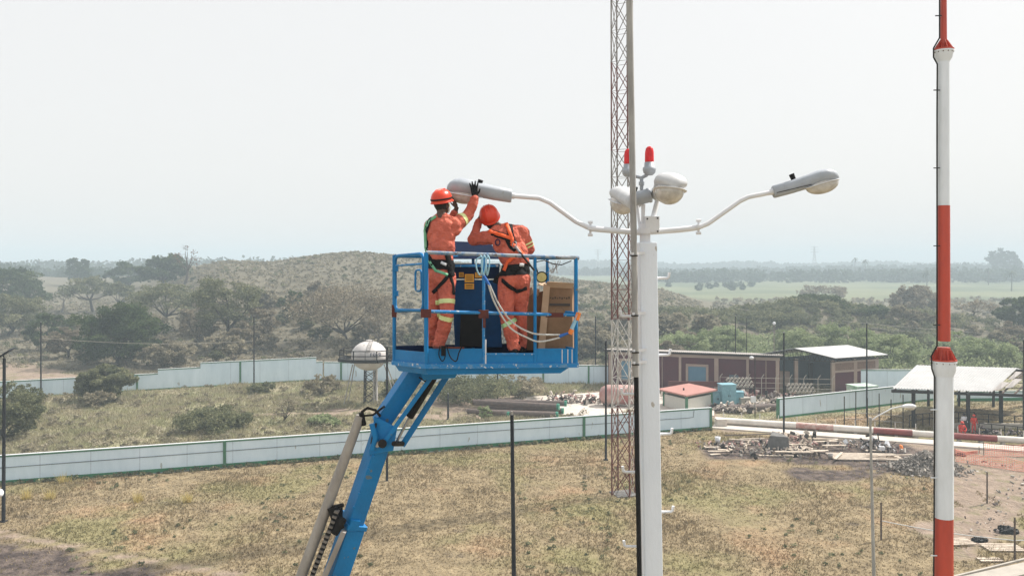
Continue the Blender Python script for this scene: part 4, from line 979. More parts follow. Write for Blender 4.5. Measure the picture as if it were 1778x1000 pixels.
def hand_prims(wrist, dirv, palmn, side, m, s=1.0, curl=0.5, spread=0.12):
    """palm, four fingers of unequal length with knuckle bends and a thumb from the side of the palm"""
    d = Vector(dirv).normalized(); n_ = Vector(palmn).normalized(); x = d.cross(n_).normalized() * side; n_ = x.cross(d).normalized() * side
    w_ = Vector(wrist); pr = []; pc = w_ + d * .05 * s
    for k in (-1, -.33, .33, 1): pr.append(('c', w_ + d * .012 * s + x * k * .018 * s, w_ + d * .088 * s + x * k * .030 * s, .015 * s, .013 * s, m))
    for k, L in ((-1.05, .062), (-.36, .078), (.34, .074), (1.0, .06)):
        b_ = w_ + d * .092 * s + x * k * .030 * s; dd = (d + x * k * spread).normalized(); p1 = b_ + dd * L * .5 * s; dd = (dd + n_ * curl * .6).normalized(); p2 = p1 + dd * L * .3 * s; dd = (dd + n_ * curl * .7).normalized(); p3 = p2 + dd * L * .28 * s
        pr += [('c', b_, p1, .0105 * s, .0100 * s, m), ('c', p1, p2, .0100 * s, .0094 * s, m), ('c', p2, p3, .0094 * s, .0080 * s, m)]
    t0 = w_ + d * .025 * s - x * .028 * s; t1 = t0 - x * .028 * s + d * .028 * s + n_ * .01 * s; t2 = t1 - x * .010 * s + d * .03 * s + n_ * .008 * s
    pr += [('c', t0, t1, .014 * s, .0115 * s, m), ('c', t1, t2, .0115 * s, .009 * s, m)]
    return pr
def head_prims(c, B, m='skin', hairm='hair', s=1.0):
    """B columns right, forward, up"""
    c = Vector(c); q = lambda x, y, z: c + B @ Vector((x * s, y * s, z * s)); pr = [('e', q(0, -.005, .02), (.078 * s, .096 * s, .105 * s), B, hairm), ('e', q(0, .022, -.02), (.066 * s, .078 * s, .098 * s), B, m),
        ('e', q(0, .045, -.085), (.042 * s, .042 * s, .032 * s), B, m), ('c', q(0, .095, .0), q(0, .118, -.032), .010 * s, .015 * s, m), ('e', q(0, .092, -.066), (.026 * s, .014 * s, .009 * s), B, m),
        ('e', q(-.03, .084, .008), (.013 * s,) * 3, B, m), ('e', q(.03, .084, .008), (.013 * s,) * 3, B, m), ('c', q(-.045, .078, .028), q(.045, .078, .028), .012 * s, .012 * s, m)]
    for sx in (-1, 1): pr.append(('e', q(sx * .08, -.002, -.012), (.010 * s, .020 * s, .032 * s), B, m))
    return pr
def helmet(c, B, parent, s=1.0, bandm=True, light=False):
    c = Vector(c); prof = [(.128, -.005), (.13, .02), (.124, .06), (.105, .098), (.075, .122), (.04, .135), (.001, .139)]
    S = Matrix.Diagonal((.92, 1.12, 1.0)); mb = MB(); mb.lathe([(r * s, z * s) for r, z in prof], 'helmet', c, 28, B @ S)
    # brim all round, longer in front
    vs = []; fs = []; n = 28
    for j in range(n):
        a = 2 * math.pi * j / n; e = 1.10 + .16 * max(0, math.sin(a)) ** 2
        for rr, z in ((.126, .004), (.126 * e, -.012), (.126 * e, -.018), (.12, -.010)): vs.append(c + B @ (S @ Vector((rr * math.cos(a) * s, rr * math.sin(a) * s, z * s))))
    for j in range(n):
        k = j * 4; l = ((j + 1) % n) * 4
        for i in range(3): fs.append((k + i, l + i, l + i + 1, k + i + 1))
    mb.add(vs, fs, 'helmet', True)
    for x in (-.03, 0, .03): mb.tube([c + B @ Vector((x * s, y * s, z * s)) for y, z in ((-.13, .055), (-.10, .105), (-.04, .137), (.04, .137), (.10, .105), (.13, .055))], .008 * s, 'helmet', 6)
    o = mb.obj('helmet', parent)
    if bandm:
        bm2 = MB(); bm2.lathe([(.1315 * s, .018 * s), (.1335 * s, .020 * s), (.1322 * s, .036 * s), (.129 * s, .038 * s)], 'webblack', c, 28, B @ S); bm2.obj('helmet_band', o)
    sp = MB()
    for sx in (-1, 1): sp.tube([c + B @ Vector((sx * .108 * s, -.02 * s, -.01 * s)), c + B @ Vector((sx * .085 * s, .03 * s, -.09 * s)), c + B @ Vector((sx * .03 * s, .07 * s, -.155 * s))], .005 * s, 'reflect', 5)
    sp.obj('chin_strap', o)
    return o

# platform coordinates: u along the front (left to right), v front to back, h up
PA, PB, PC, PD = Vector((-.926, 8.70, 14.849)), Vector((.731, 9.22, 14.793)), Vector((-1.346, 9.22, 14.822)), Vector((.43, 9.80, 14.80))
def PL(u, v, h=0.0): return lerp(lerp(PA, PB, u), lerp(PC, PD, u), v) + Vector((0, 0, h))
FLOOR = .07

# ---- worker on the left
o = thing('person', 'worker in a green harness reaching up with a gloved hand to the lamp head', 'person', tuple(J(762, 618, 9.05)))
W1 = o; OR = 'orange'
zf = 14.93
def foot(px, Y): 
    q = J(px, 500, Y); q.z = zf; return q
a1, a2 = foot(762, 9.02), foot(750, 9.24); a1.z = a2.z = zf + .09
hp1, hp2 = J(776, 482, 9.06), J(757, 482, 9.14); k1, k2 = J(776, 546, 8.98), J(756, 545, 9.12)
pel, wai, che, nek = J(766, 476, 9.10), J(766, 450, 9.10), J(767, 408, 9.13), J(766, 377, 9.13)
s1, s2 = J(789, 391, 9.12), J(747, 393, 9.18); e1 = J(813, 374, 9.27); w1_ = J(824, 346, 9.245)
e2, w2_ = J(778, 392, 9.42), J(793, 362, 9.40)
fwd = Vector((.45, .89, 0)); B = basis(Vector((.45, .85, .22)), (0, 0, 1)); Bt = basis(fwd, (0, 0, 1)); hc = J(767, 356, 9.17)
pr = [('e', pel, (.155, .125, .13), Bt, OR), ('e', wai, (.145, .115, .14), Bt, OR), ('e', che, (.172, .128, .20), Bt, OR), ('e', lerp(che, wai, .5), (.165, .125, .17), Bt, OR), ('e', lerp(wai, pel, .5), (.158, .125, .15), Bt, OR), ('e', lerp(che, nek, .55), (.165, .105, .09), Bt, OR),
      ('e', lerp(pel, hp1, .6) - fwd * .03, (.10, .11, .11), Bt, OR), ('e', lerp(pel, hp2, .6) - fwd * .03, (.10, .11, .11), Bt, OR),
      ('c', nek, lerp(nek, hc, .5), .058, .052, 'skin'),
      ('c', hp1, k1, .105, .078, OR), ('c', hp2, k2, .105, .078, OR), ('c', k1, a1 + Vector((0, 0, .02)), .080, .068, OR), ('c', k2, a2 + Vector((0, 0, .02)), .080, .066, OR),
      ('c', s1, e1, .082, .068, OR), ('c', e1, w1_, .068, .048, OR), ('c', s2, e2, .078, .062, OR), ('c', s1 - U * .06, lerp(s1, e1, .6) - U * .03, .07, .05, OR), ('c', e2, lerp(e2, w2_, .72), .054, .043, OR), ('c', lerp(e2, w2_, .72), w2_, .030, .026, 'skin'),
      ('c', w1_, w1_ + Vector((0, 0, .03)), .028, .026, 'skin'), ('c', lerp(nek, s1, .3), s1, .07, .075, OR), ('c', lerp(nek, s2, .3), s2, .07, .075, OR)]
pr += head_prims(hc, B)
pr += hand_prims(w2_, (J(785, 338, 9.40) - w2_), Vector((-.7, .3, 0)), -1, 'skin', .95, .5)
me = make_body(pr, ['orange', 'skin', 'hair'], .0075, 4, .026, .075); bo = link('body', me, o); T1 = bvh(me)
helmet(J(767, 349, 9.17), B, o, .97)
gw = w1_ + Vector((0, 0.0, .03)); gp = hand_prims(gw, (J(822, 310, 9.25) - gw), Vector((0, 1, .1)), 1, 'glove', 1.0, .12, .26) + [('c', gw - Vector((0, 0, .02)), gw + Vector((0, 0, .02)), .030, .028, 'glove')]
link('glove', make_body(gp, ['glove'], .005, 2, 0), o)
for (c_, ax, hw, rad, m) in ((lerp(s1, e1, .55), e1 - s1, .024, .10, 'reflect'), (lerp(hp1, k1, .66), k1 - hp1, .026, .135, 'reflect'), (lerp(k1, a1, .10), a1 - k1, .026, .125, 'reflect')):
    band(me, c_, ax, hw, rad, m, .004, 'reflective_band', o)
band(me, lerp(wai, pel, .35), (0.06, 0, 1), .055, .22, 'webblack', .007, 'belt', o)
for pts, w_, m, nm in (
    ([(748, 379), (741, 398), (741, 425), (746, 445), (752, 460)], .045, 'webblack', 'harness_strap'), ([(744, 380), (738, 400), (739, 430), (744, 450), (757, 470), (778, 478)], .032, 'strapgreen', 'harness_strap'),
    ([(757, 376), (745, 386), (741, 394)], .030, 'strapgreen', 'harness_strap'), ([(791, 438), (790, 455), (790, 472)], .028, 'strapgreen', 'harness_strap'),
    ([(779, 478), (766, 494), (752, 508)], .042, 'webblack', 'leg_strap'), ([(780, 474), (786, 495), (787, 512)], .036, 'webblack', 'leg_strap'), ([(776, 440), (782, 470), (786, 480)], .075, 'webblack', 'tool_pouch'), ([(766, 456), (775, 460)], .030, 'whitepaint', 'buckle')):
    strap(T1, pts, w_, m, nm, o)
for a_ in (a1, a2):
    bt = MB(); c_ = a_.copy(); c_.z = zf + .045; bt.ell(c_ + fwd * .05, (.052, .145, .055), 'black', Bt); bt.tube([a_ + U * .06, c_], [.062, .058], 'black', 12); bt.ell(c_ + fwd * .05 - U * .02, (.056, .15, .028), 'rubber', Bt); bt.obj('boot', o)

# ---- worker on the right
o = thing('person', 'worker in an orange and black harness leaning with one hand at his helmet', 'person', tuple(J(890, 618, 9.2)))
W2 = o
a1, a2 = foot(899, 9.22), foot(888, 9.42); a1.z = a2.z = zf + .09
fwd = Vector((-.12, .99, 0)); Bt = basis(fwd, (0, 0, 1)); Bl = basis(fwd, (-.45, .25, 1)); B = basis(Vector((-.25, .95, .15)), (-.38, .1, 1))
hp1, hp2 = J(905, 486, 9.24), J(880, 486, 9.24); k1, k2 = J(903, 545, 9.30), J(879, 545, 9.16)
a1 = foot(905, 9.36); a2 = foot(893, 9.14); a1.z = a2.z = zf + .09
pel, wai, che, nek = J(893, 482, 9.22), J(897, 458, 9.24), J(884, 420, 9.32), J(868, 398, 9.38); hc = J(852, 383, 9.44)
s1, s2 = J(906, 404, 9.34), J(852, 412, 9.34); e1 = J(919, 432, 9.38); w1_ = J(905, 446, 9.58); e2 = J(822, 416, 9.38); w2_ = J(831, 386, 9.48)
pr = [('e', pel, (.175, .135, .13), Bt, OR), ('e', wai, (.155, .12, .14), Bl, OR), ('e', che, (.20, .14, .18), Bl, OR), ('e', lerp(che, wai, .55), (.178, .13, .17), Bl, OR), ('e', lerp(wai, pel, .5), (.165, .13, .14), Bt, OR), ('e', lerp(che, nek, .5), (.185, .11, .10), Bl, OR),
      ('e', lerp(pel, hp1, .7) - fwd * .05, (.105, .12, .12), Bt, OR), ('e', lerp(pel, hp2, .7) - fwd * .05, (.105, .12, .12), Bt, OR), ('c', nek, lerp(nek, hc, .6), .062, .055, 'skin'),
      ('c', hp1, k1, .112, .080, OR), ('c', hp2, k2, .115, .084, OR), ('c', k1, a1, .082, .07, OR), ('c', k2, a2, .086, .074, OR),
      ('c', s1, e1, .085, .068, OR), ('c', e1, w1_, .062, .048, OR), ('c', s2, e2, .088, .070, OR), ('c', e2, w2_, .060, .046, OR), ('c', w2_, lerp(w2_, J(835, 372, 9.5), .4), .028, .026, 'skin'),
      ('c', lerp(nek, s1, .2), s1, .075, .082, OR), ('c', lerp(nek, s2, .2), s2, .075, .082, OR)]
pr += head_prims(hc, B); pr += hand_prims(lerp(w2_, J(835, 372, 9.5), .3), J(835, 366, 9.50) - w2_, Vector((.9, .1, 0)), 1, 'skin', .95, .4); pr += hand_prims(w1_, Vector((-.4, .9, .1)), Vector((0, 0, -1)), 1, 'skin', .95, .8)
me = make_body(pr, ['orange', 'skin', 'hair'], .0075, 4, .026, .075); link('body', me, o); T2 = bvh(me)
helmet(J(850, 376, 9.45) + Vector((0, 0, 0)), basis(Vector((-.2, .8, .62)), (-.30, -.55, 1)), o, .97, bandm=False)
for (c_, ax, hw, rad, m) in ((lerp(s1, e1, .66), e1 - s1, .010, .11, 'reflect'), (lerp(s1, e1, .84), e1 - s1, .010, .11, 'reflect'), (lerp(k2, a2, .28), a2 - k2 + Vector((0.1, 0, -.0)), .024, .135, 'reflectgreen')):
    band(me, c_, ax, hw, rad, m, .004, 'reflective_band', o)
band(me, lerp(wai, pel, .42), (-.08, 0, 1), .062, .26, 'webblack', .007, 'belt', o)
for pts, w_, m, nm in (
    ([(853, 404), (872, 410), (889, 416)], .075, 'webblack', 'harness_strap'), ([(884, 390), (886, 405), (889, 418), (894, 424)], .075, 'webblack', 'harness_strap'), ([(880, 412), (888, 428), (896, 434)], .07, 'webblack', 'harness_strap'),
    ([(849, 402), (868, 408), (887, 415)], .042, 'straporange', 'harness_strap'), ([(879, 389), (884, 402), (889, 416), (888, 424)], .042, 'straporange', 'harness_strap'), ([(888, 424), (899, 432), (910, 446)], .042, 'straporange', 'harness_strap'),
    ([(894, 446), (882, 456), (876, 470)], .042, 'straporange', 'harness_strap'), ([(872, 486), (884, 497), (898, 506), (914, 500)], .045, 'webblack', 'leg_strap'), ([(868, 470), (865, 480), (860, 492)], .07, 'webblack', 'tool_pouch'), ([(901, 460), (909, 460)], .036, 'whitepaint', 'belt_label')):
    strap(T2, pts, w_, m, nm, o, off=.006 if m == 'webblack' else .014)
def on(tree, px, py, off=.01):
    o_ = Vector((0, 0, CAMH)); d_ = (J(px, py, 10) - o_).normalized(); h, nr, i, ds = tree.ray_cast(o_, d_)
    return (h + nr * off, nr) if h is not None else (J(px, py, 9.2), Vector((0, -1, 0)))
h_, nr = on(T2, 865, 421); zq = nr.to_track_quat('Z', 'Y').to_matrix(); MB().tube([h_ + zq @ Vector((math.cos(a_) * .035, math.sin(a_) * .035, 0)) for a_ in [i * math.pi / 10 for i in range(21)]], .0065, 'blue_dark', 6, cap=False).obj('emblem', o)
h_, nr = on(T2, 893, 427, .03); MB().tube([h_ + zq @ Vector((math.cos(a_) * .028, math.sin(a_) * .038, 0)) for a_ in [i * math.pi / 8 for i in range(17)]], .006, 'steel', 6, cap=False).obj('d_ring', o)
for a_ in (a1, a2):
    bt = MB(); c_ = a_.copy(); c_.z = zf + .045; bt.ell(c_ + fwd * .05, (.052, .145, .055), 'black', Bt); bt.tube([a_ + U * .06, c_], [.066, .058], 'black', 12); bt.ell(c_ + fwd * .05 - U * .02, (.056, .15, .028), 'rubber', Bt); bt.obj('boot', o)

# ---- three small figures by the pavilion
def small_person(px, base, hpx, label, shirt, legs, crouch=False, hat=None):
    p = G(px, base); s = (hpx / FPX * p.y) / (1.72 if not crouch else 1.15); o = thing('person', label, 'person', (p.x, p.y, 0)); q = lambda x, y, z: p + Vector((x, y, z)) * s
    Bp = basis((0, -1, 0), (0, 0, 1))
    if not crouch:
        pr = [('e', q(0, 0, 1.25), (.2 * s, .13 * s, .25 * s), None, shirt), ('e', q(0, 0, .98), (.17 * s, .13 * s, .14 * s), None, legs), ('c', q(.1, 0, .92), q(.11, -.02, .5), .1 * s, .075 * s, legs), ('c', q(.11, -.02, .5), q(.12, 0, .08), .075 * s, .055 * s, legs), ('c', q(-.1, 0, .92), q(-.12, .03, .5), .1 * s, .075 * s, legs), ('c', q(-.12, .03, .5), q(-.13, .05, .08), .075 * s, .055 * s, legs),
              ('c', q(.2, 0, 1.42), q(.29, .02, 1.14), .06 * s, .05 * s, shirt), ('c', q(.29, .02, 1.14), q(.24, -.14, .96), .045 * s, .035 * s, shirt), ('c', q(-.2, 0, 1.42), q(-.28, .02, 1.14), .06 * s, .05 * s, shirt), ('c', q(-.28, .02, 1.14), q(-.24, -.12, .96), .045 * s, .035 * s, shirt), ('c', q(0, 0, 1.4), q(0, 0, 1.58), .06 * s, .05 * s, 'skin')]
        hd = q(0, 0, 1.6); hands = (q(.24, -.14, .96), q(-.24, -.12, .96)); feet = (q(.12, -.05, .04), q(-.13, 0, .04))
    else:
        pr = [('e', q(0, 0, .72), (.2 * s, .16 * s, .25 * s), None, shirt), ('e', q(0, .1, .45), (.18 * s, .16 * s, .14 * s), None, legs), ('c', q(.1, .08, .42), q(.14, -.3, .45), .1 * s, .08 * s, legs), ('c', q(.14, -.3, .45), q(.13, -.1, .08), .075 * s, .055 * s, legs), ('c', q(-.1, .08, .42), q(-.14, -.3, .45), .1 * s, .08 * s, legs), ('c', q(-.14, -.3, .45), q(-.13, -.1, .08), .075 * s, .055 * s, legs),
              ('c', q(.2, 0, .86), q(.27, -.15, .62), .06 * s, .05 * s, shirt), ('c', q(.27, -.15, .62), q(.15, -.36, .5), .045 * s, .035 * s, shirt), ('c', q(-.2, 0, .86), q(-.28, -.12, .64), .06 * s, .05 * s, shirt), ('c', q(-.28, -.12, .64), q(-.15, -.36, .5), .045 * s, .035 * s, shirt), ('c', q(0, -.02, .88), q(0, -.04, 1.0), .06 * s, .05 * s, 'skin')]
        hd = q(0, -.05, 1.04); hands = (q(.15, -.36, .5), q(-.15, -.36, .5)); feet = (q(.13, -.14, .04), q(-.13, -.14, .04))
    pr += head_prims(hd, Bp, s=s)
    for h_ in hands: pr += hand_prims(h_, (0, -.3, -1), (0, -1, 0), 1, 'skin', s, .4)
    pr += [('e', f_, (.05 * s, .13 * s, .05 * s), None, 'black') for f_ in feet]
    link('body', make_body(pr, list(dict.fromkeys([shirt, legs, 'skin', 'hair', 'black'])), .016, 2, 0), o)
    if hat: 
        hb = MB(); hb.lathe([(.125 * s, -.0), (.128 * s, .03 * s), (.11 * s, .09 * s), (.06 * s, .125 * s), (.002, .135 * s)], hat, hd + Vector((0, 0, .04 * s)), 16); hb.lathe([(.1 * s, -.005), (.16 * s, -.012 * s), (.16 * s, .0), (.12 * s, .008 * s)], hat, hd + Vector((0, 0, .04 * s)), 16); hb.obj('hard_hat', o)
    return o
small_person(1674, 750, 32, 'man in a white shirt and dark trousers standing by the pavilion', 'cloth_white', 'cloth_dark', hat='cloth_dark')
small_person(1691, 752, 32, 'worker in red coveralls standing right of the man in the white shirt', 'cloth_red', 'cloth_red', hat='helmet')
small_person(1670, 757, 25, 'worker in red coveralls crouching in front of the man in the white shirt', 'cloth_red', 'cloth_red', True, hat='helmet')

# ------------------------------------------------------------------ boom lift
o = thing('boom_lift', 'blue telescopic boom lift holding two workers in its basket beside the street light', 'boom lift', tuple(J(560, 1000, 9.3)))
LIFT = o
fr = MB(); r_ = .020
base = [PL(0, 0, .0), PL(1, 0, 0), PL(1, 1, 0), PL(0, 1, 0)]
for i in range(4): fr.beam(base[i] + U * .01, base[(i + 1) % 4] + U * .01, .05, .05, 'blue_worn', ex=.02)
fr.box8([PL(0.02, .04, -.085), PL(.90, .04, -.085), PL(.9, .96, -.085), PL(.02, .96, -.085), PL(0.0, .02, -.015), PL(.96, .02, -.015), PL(.96, .98, -.015), PL(0.0, .98, -.015)], 'blue')
fr.obj('basket_frame', o)
MB().box8([PL(.02, .03, FLOOR - .02), PL(.98, .03, FLOOR - .02), PL(.98, .97, FLOOR - .02), PL(.02, .97, FLOOR - .02)] + [PL(a_, b_, FLOOR) for a_, b_ in ((.02, .03), (.98, .03), (.98, .97), (.02, .97))], 'darksteel').obj('basket_floor', o)
tb = MB()
def board(u0, v0, u1, v1, h0, h1, m='blue', off=.0):
    a_, b_ = PL(u0, v0), PL(u1, v1); tb.beam(a_ + U * (h0 + h1) / 2, b_ + U * (h0 + h1) / 2, .012, h1 - h0, m)
board(0, 0, .37, 0, .035, .20); board(.37, 0, .71, 0, .035, .135); board(.71, 0, .995, 0, .035, .20); board(0, 0, 0, 1, .035, .16); board(1, 0, 1, 1, .035, .20); board(0, 1, 1, 1, .035, .20, 'blue_dark')
tb.beam(PL(.37, 0, .14) , PL(.71, 0, .14), .03, .02, 'blue_worn'); tb.obj('toe_board', o)
# rails
HT = 1.235; HM = .60
tr = MB(); tr.tube([PL(0, 0, HT), PL(1.02, 0, HT)], .021, 'rail_worn', 10); tr.obj('top_rail', o)
MB().tube([PL(1, 0, HT), PL(1, 1, HT - .01), PL(0, 1, HT - .01)], .019, 'blue', 10).obj('top_rail', o)
MB().tube([PL(0, 0, HM), PL(1.02, 0, HM - .02)], .019, 'blue_worn', 10).obj('middle_rail', o)
MB().tube([PL(1, 0, HM), PL(1, 1, HM), PL(0, 1, HM), PL(0, .8, HM)], .017, 'blue', 10).obj('middle_rail', o)
for (u, v, rr) in ((0, 0, .024), (.37, 0, .017), (.715, 0, .019), (1, 0, .022), (1, 1, .02), (.5, 1, .018), (0, 1, .022)):
    MB().tube([PL(u, v, .0), PL(u, v, HT)], rr, 'blue_worn' if (u in (.37,)) else 'blue', 10).obj('post', o)
for u in (.0, .37, .85):
    br = MB(); br.box(PL(u, 0, HM - .02) + Vector((0, -.005, 0)), (.11 if u < .8 else .2, .05, .09 if u < .8 else .05), 'rust')
    if u == .37: br.beam(PL(.37, -.02, HM - .05), PL(.37, -.02, HM - .17), .05, .03, 'rust')
    br.obj('rail_bracket', o)
MB().box(PL(0, 1, HM) , (.05, .05, .14), 'rust').obj('rail_bracket', o)
wp = MB()
for u in (.9, .94, .97): MB().tube([PL(u, -.012, .02), PL(u, -.012, .19)], .006, 'whitepaint', 5).obj('paint_drip', o)
MB().tube([PL(.38, -.012, .03), PL(.38, -.012, .30)], .010, 'whitepaint', 6).obj('paint_drip', o)
# side gate: rounded loops between the front and back left posts
def loop(u, v0, v1, h0, h1, rad, c=.07, m='blue', nm='gate_frame'):
    pts = []
    for (v, h, a0) in ((v1 - c / .66, h1 - c, 0), (v0 + c / .66, h1 - c, 90), (v0 + c / .66, h0 + c, 180), (v1 - c / .66, h0 + c, 270)):
        for k in range(5):
            a_ = R(a0 + k * 22.5); pts.append(PL(u, v + math.cos(a_) * c / .66, h + math.sin(a_) * c))
    pts.append(pts[0]); return MB().tube(pts, rad, m, 8, cap=False).obj(nm, o)
gt = loop(0, .08, .97, HM + .01, HT - .01, .019)
hd = loop(-.005, .12, .30, HM + .22, HM + .45, .012, .04, nm='gate_handle')
MB().tube([PL(0, .1, HT - .12), PL(0, .96, HT - .12)], .012, 'blue_worn', 8).obj('gate_bar', o)
hg = MB()
for h in (.80, 1.08): hg.box(PL(0, .94, h), (.05, .05, .06), 'blue')
hg.box(PL(0, .06, .84), (.05, .05, .10), 'blue'); hg.obj('gate_hinge', o)
# control console
def cq(px, py, Y): return J(px, py, Y)
cb = MB(); Yc = 9.42
cb.box8([cq(790, 603, Yc), cq(872, 603, Yc), cq(872, 603, Yc + .28), cq(790, 603, Yc + .28), cq(784, 486, Yc), cq(866, 486, Yc), cq(866, 486, Yc + .28), cq(784, 486, Yc + .28)], 'console_blue'); cb.obj('console_box', o, .008)
cp = MB(); cp.box8([cq(784, 484, Yc - .02), cq(866, 484, Yc - .02), cq(866, 484, Yc + .3), cq(784, 484, Yc + .3), cq(782, 458, Yc - .06), cq(868, 458, Yc - .06), cq(868, 458, Yc + .3), cq(782, 458, Yc + .3)], 'blue_dark'); cp.obj('control_panel', o, .008)
cl = MB(); cl.box8([cq(782, 450, Yc - .02), cq(868, 450, Yc - .02), cq(868, 450, Yc + .06), cq(782, 450, Yc + .06), cq(785, 419, Yc + .2), cq(852, 422, Yc + .2), cq(852, 421, Yc + .25), cq(785, 419, Yc + .25)], 'blue_dark'); cl.obj('console_lid', o, .008)
for (x0, y0, x1, y1) in ((797, 473, 805, 481), (807, 476, 823, 490), (825, 470, 838, 482), (807, 492, 823, 502)):
    st = MB(); c_ = cq((x0 + x1) / 2, (y0 + y1) / 2, Yc - .035); st.box(c_, ((x1 - x0) / FPX * Yc, .004, (y1 - y0) / FPX * Yc), 'sticker'); so = st.obj('warning_label', o)
    ln = MB()
    for k in range(3): ln.box(c_ + Vector((0, -.004, (k - 1) * (y1 - y0) / FPX * Yc * .24)), ((x1 - x0) / FPX * Yc * .7, .002, .006), 'ink')
    ln.obj('label_lines', so)
kb = MB(); kb.box8([cq(798, 602, 9.28), cq(838, 602, 9.28), cq(838, 602, 9.4), cq(798, 602, 9.4), cq(800, 546, 9.28), cq(838, 546, 9.28), cq(838, 546, 9.4), cq(800, 546, 9.4)], 'black'); kb.obj('battery_box', o, .006)
MB().tube([cq(790, 462, Yc - .1), cq(866, 462, Yc - .1)], .014, 'blue_worn', 8).obj('console_guard', o)
# jib under the basket
def jq(px, py, Y=9.3): return J(px, py, Y)
MB().beam(jq(724, 640, 9.33), jq(660, 735, 9.33), .19, .19, 'blue', up=(.60, -.72, .4)).obj('jib', o, .008)
MB().beam(jq(752, 650, 9.16), jq(664, 772, 9.16), .05, .085, 'blue', up=(0, 1, 0)).obj('jib_link', o, .005)
MB().beam(jq(779, 648, 9.42), jq(699, 772, 9.42), .07, .10, 'blue', up=(0, 1, 0)).obj('jib_link', o, .005)
MB().tube([jq(756, 650, 9.28), jq(711, 724, 9.28)], .045, 'black', 12).obj('jib_cylinder', o)
MB().tube([jq(712, 722, 9.28), jq(688, 768, 9.28)], .016, 'steel', 10).obj('cylinder_rod', o)
MB().tube([jq(655, 772, 9.12), jq(655, 772, 9.12) + Vector((0, .4, 0))], .03, 'steel', 10).tube([jq(684, 770, 9.1), jq(702, 770, 9.44)], .03, 'darksteel', 10).obj('pivot_pin', o)
MB().box8([cq(735, 660, 9.05), cq(790, 656, 9.05), cq(790, 656, 9.6), cq(735, 660, 9.6), cq(728, 640, 9.0), cq(800, 640, 9.0), cq(800, 640, 9.65), cq(728, 640, 9.65)], 'blue').obj('basket_mount', o, .006)
# boom sections: box beams turned so two faces show
A0 = jq(664, 752); dirb = (jq(608, 918) - A0).normalized(); Zb = .0
up45 = Vector((.65, -.75, .30))
knuckle = MB(); knuckle.box8([cq(640, 790, 9.16), cq(683, 782, 9.16), cq(683, 782, 9.44), cq(640, 790, 9.44), cq(650, 722, 9.16), cq(690, 742, 9.16), cq(690, 742, 9.44), cq(650, 722, 9.44)], 'blue'); knuckle.obj('boom_tip', o, .008)
MB().beam(A0, A0 + dirb * 1.25, .19, .21, 'blue', up=up45).obj('inner_boom', o, .008)
C0 = jq(614, 908); MB().beam(C0 - dirb * .02, C0 + dirb * .035, .25, .25, 'blue', up=up45).obj('boom_collar', o, .006)
C1 = C0 + dirb * (13.9 / -dirb.z); MB().beam(C0 + dirb * .04, C1, .225, .225, 'blue', up=up45).obj('outer_boom', o, .01)
for t_ in (.12, .3, .62, .8): 
    q = jq(lerp(655, 605, t_), lerp(775, 905, t_), 9.14); MB().tube([q, q + Vector((0, -.03, 0))], .012, 'blue', 8).obj('bolt', o)
MB().beam(C0 - dirb * .10 + Vector((-.05, -.02, 0)), C0 + dirb * .02 + Vector((-.05, -.02, 0)), .12, .27, 'blue', up=up45).obj('wear_pad_plate', o)
MB().tube([jq(664, 770, 9.08), jq(664, 770, 9.14)], .05, 'darksteel', 14).obj('pivot_pin', o); MB().beam(jq(646, 770, 9.13), jq(652, 735, 9.13), .05, .03, 'darksteel').obj('hose_clamp', o)
cy = MB(); g0 = jq(626, 722, 9.2); g1 = jq(523, 1000, 9.2); cy.tube([g0, lerp(g0, g1, .45), lerp(g0, g1, 2.4)], [.052, .062, .066], 'boomgrey', 12); cy.obj('boom_cylinder', o)
MB().beam(jq(597, 922, 9.10), jq(559, 1012, 9.10), .075, .055, 'boomgrey').obj('side_rail', o)
ch = MB(); c0_ = jq(586, 885, 9.12); c1_ = jq(537, 1012, 9.12); n = 30
for i in range(n):
    a_ = lerp(c0_, c1_, i / n); b_ = lerp(c0_, c1_, (i + .8) / n); ch.beam(a_, b_, .07 if i % 2 else .11, .05, 'rubber' if i % 2 else 'chain')
ch.obj('cable_carrier', o)
sh = MB(); sh.tube([jq(577, 880, 9.14), jq(590, 918, 9.14)], [.06, .055], 'black', 12); sh.tube([jq(577, 880, 9.14), jq(596, 876, 9.22)], .022, 'darksteel', 8); sh.tube([jq(595, 900, 9.12), jq(580, 925, 9.12)], .05, 'rubber', 10); sh.box(jq(586, 898, 9.2), (.10, .1, .22), 'darksteel'); sh.obj('carrier_bracket', o)
hz = MB(); hz.tube([jq(628, 715, 9.15), jq(638, 708, 9.1), jq(652, 712, 9.12), jq(660, 722, 9.2)], .016, 'rubber', 7); hz.tube([jq(630, 722, 9.2), jq(648, 720, 9.15), jq(668, 705, 9.2)], .013, 'rubber', 7); hz.tube([jq(627, 716, 9.18), jq(632, 738, 9.2)], .03, 'black', 10); hz.obj('hydraulic_hose', o); MB().tube([jq(745, 655, 9.2), jq(738, 662, 9.1), jq(728, 655, 9.15)], .01, 'rubber', 6).obj('hydraulic_hose', o)
MB().tube([jq(646, 735, 9.12), jq(652, 760, 9.12), jq(646, 780, 9.14)], .035, 'blue', 8).obj('hose_guard', o)

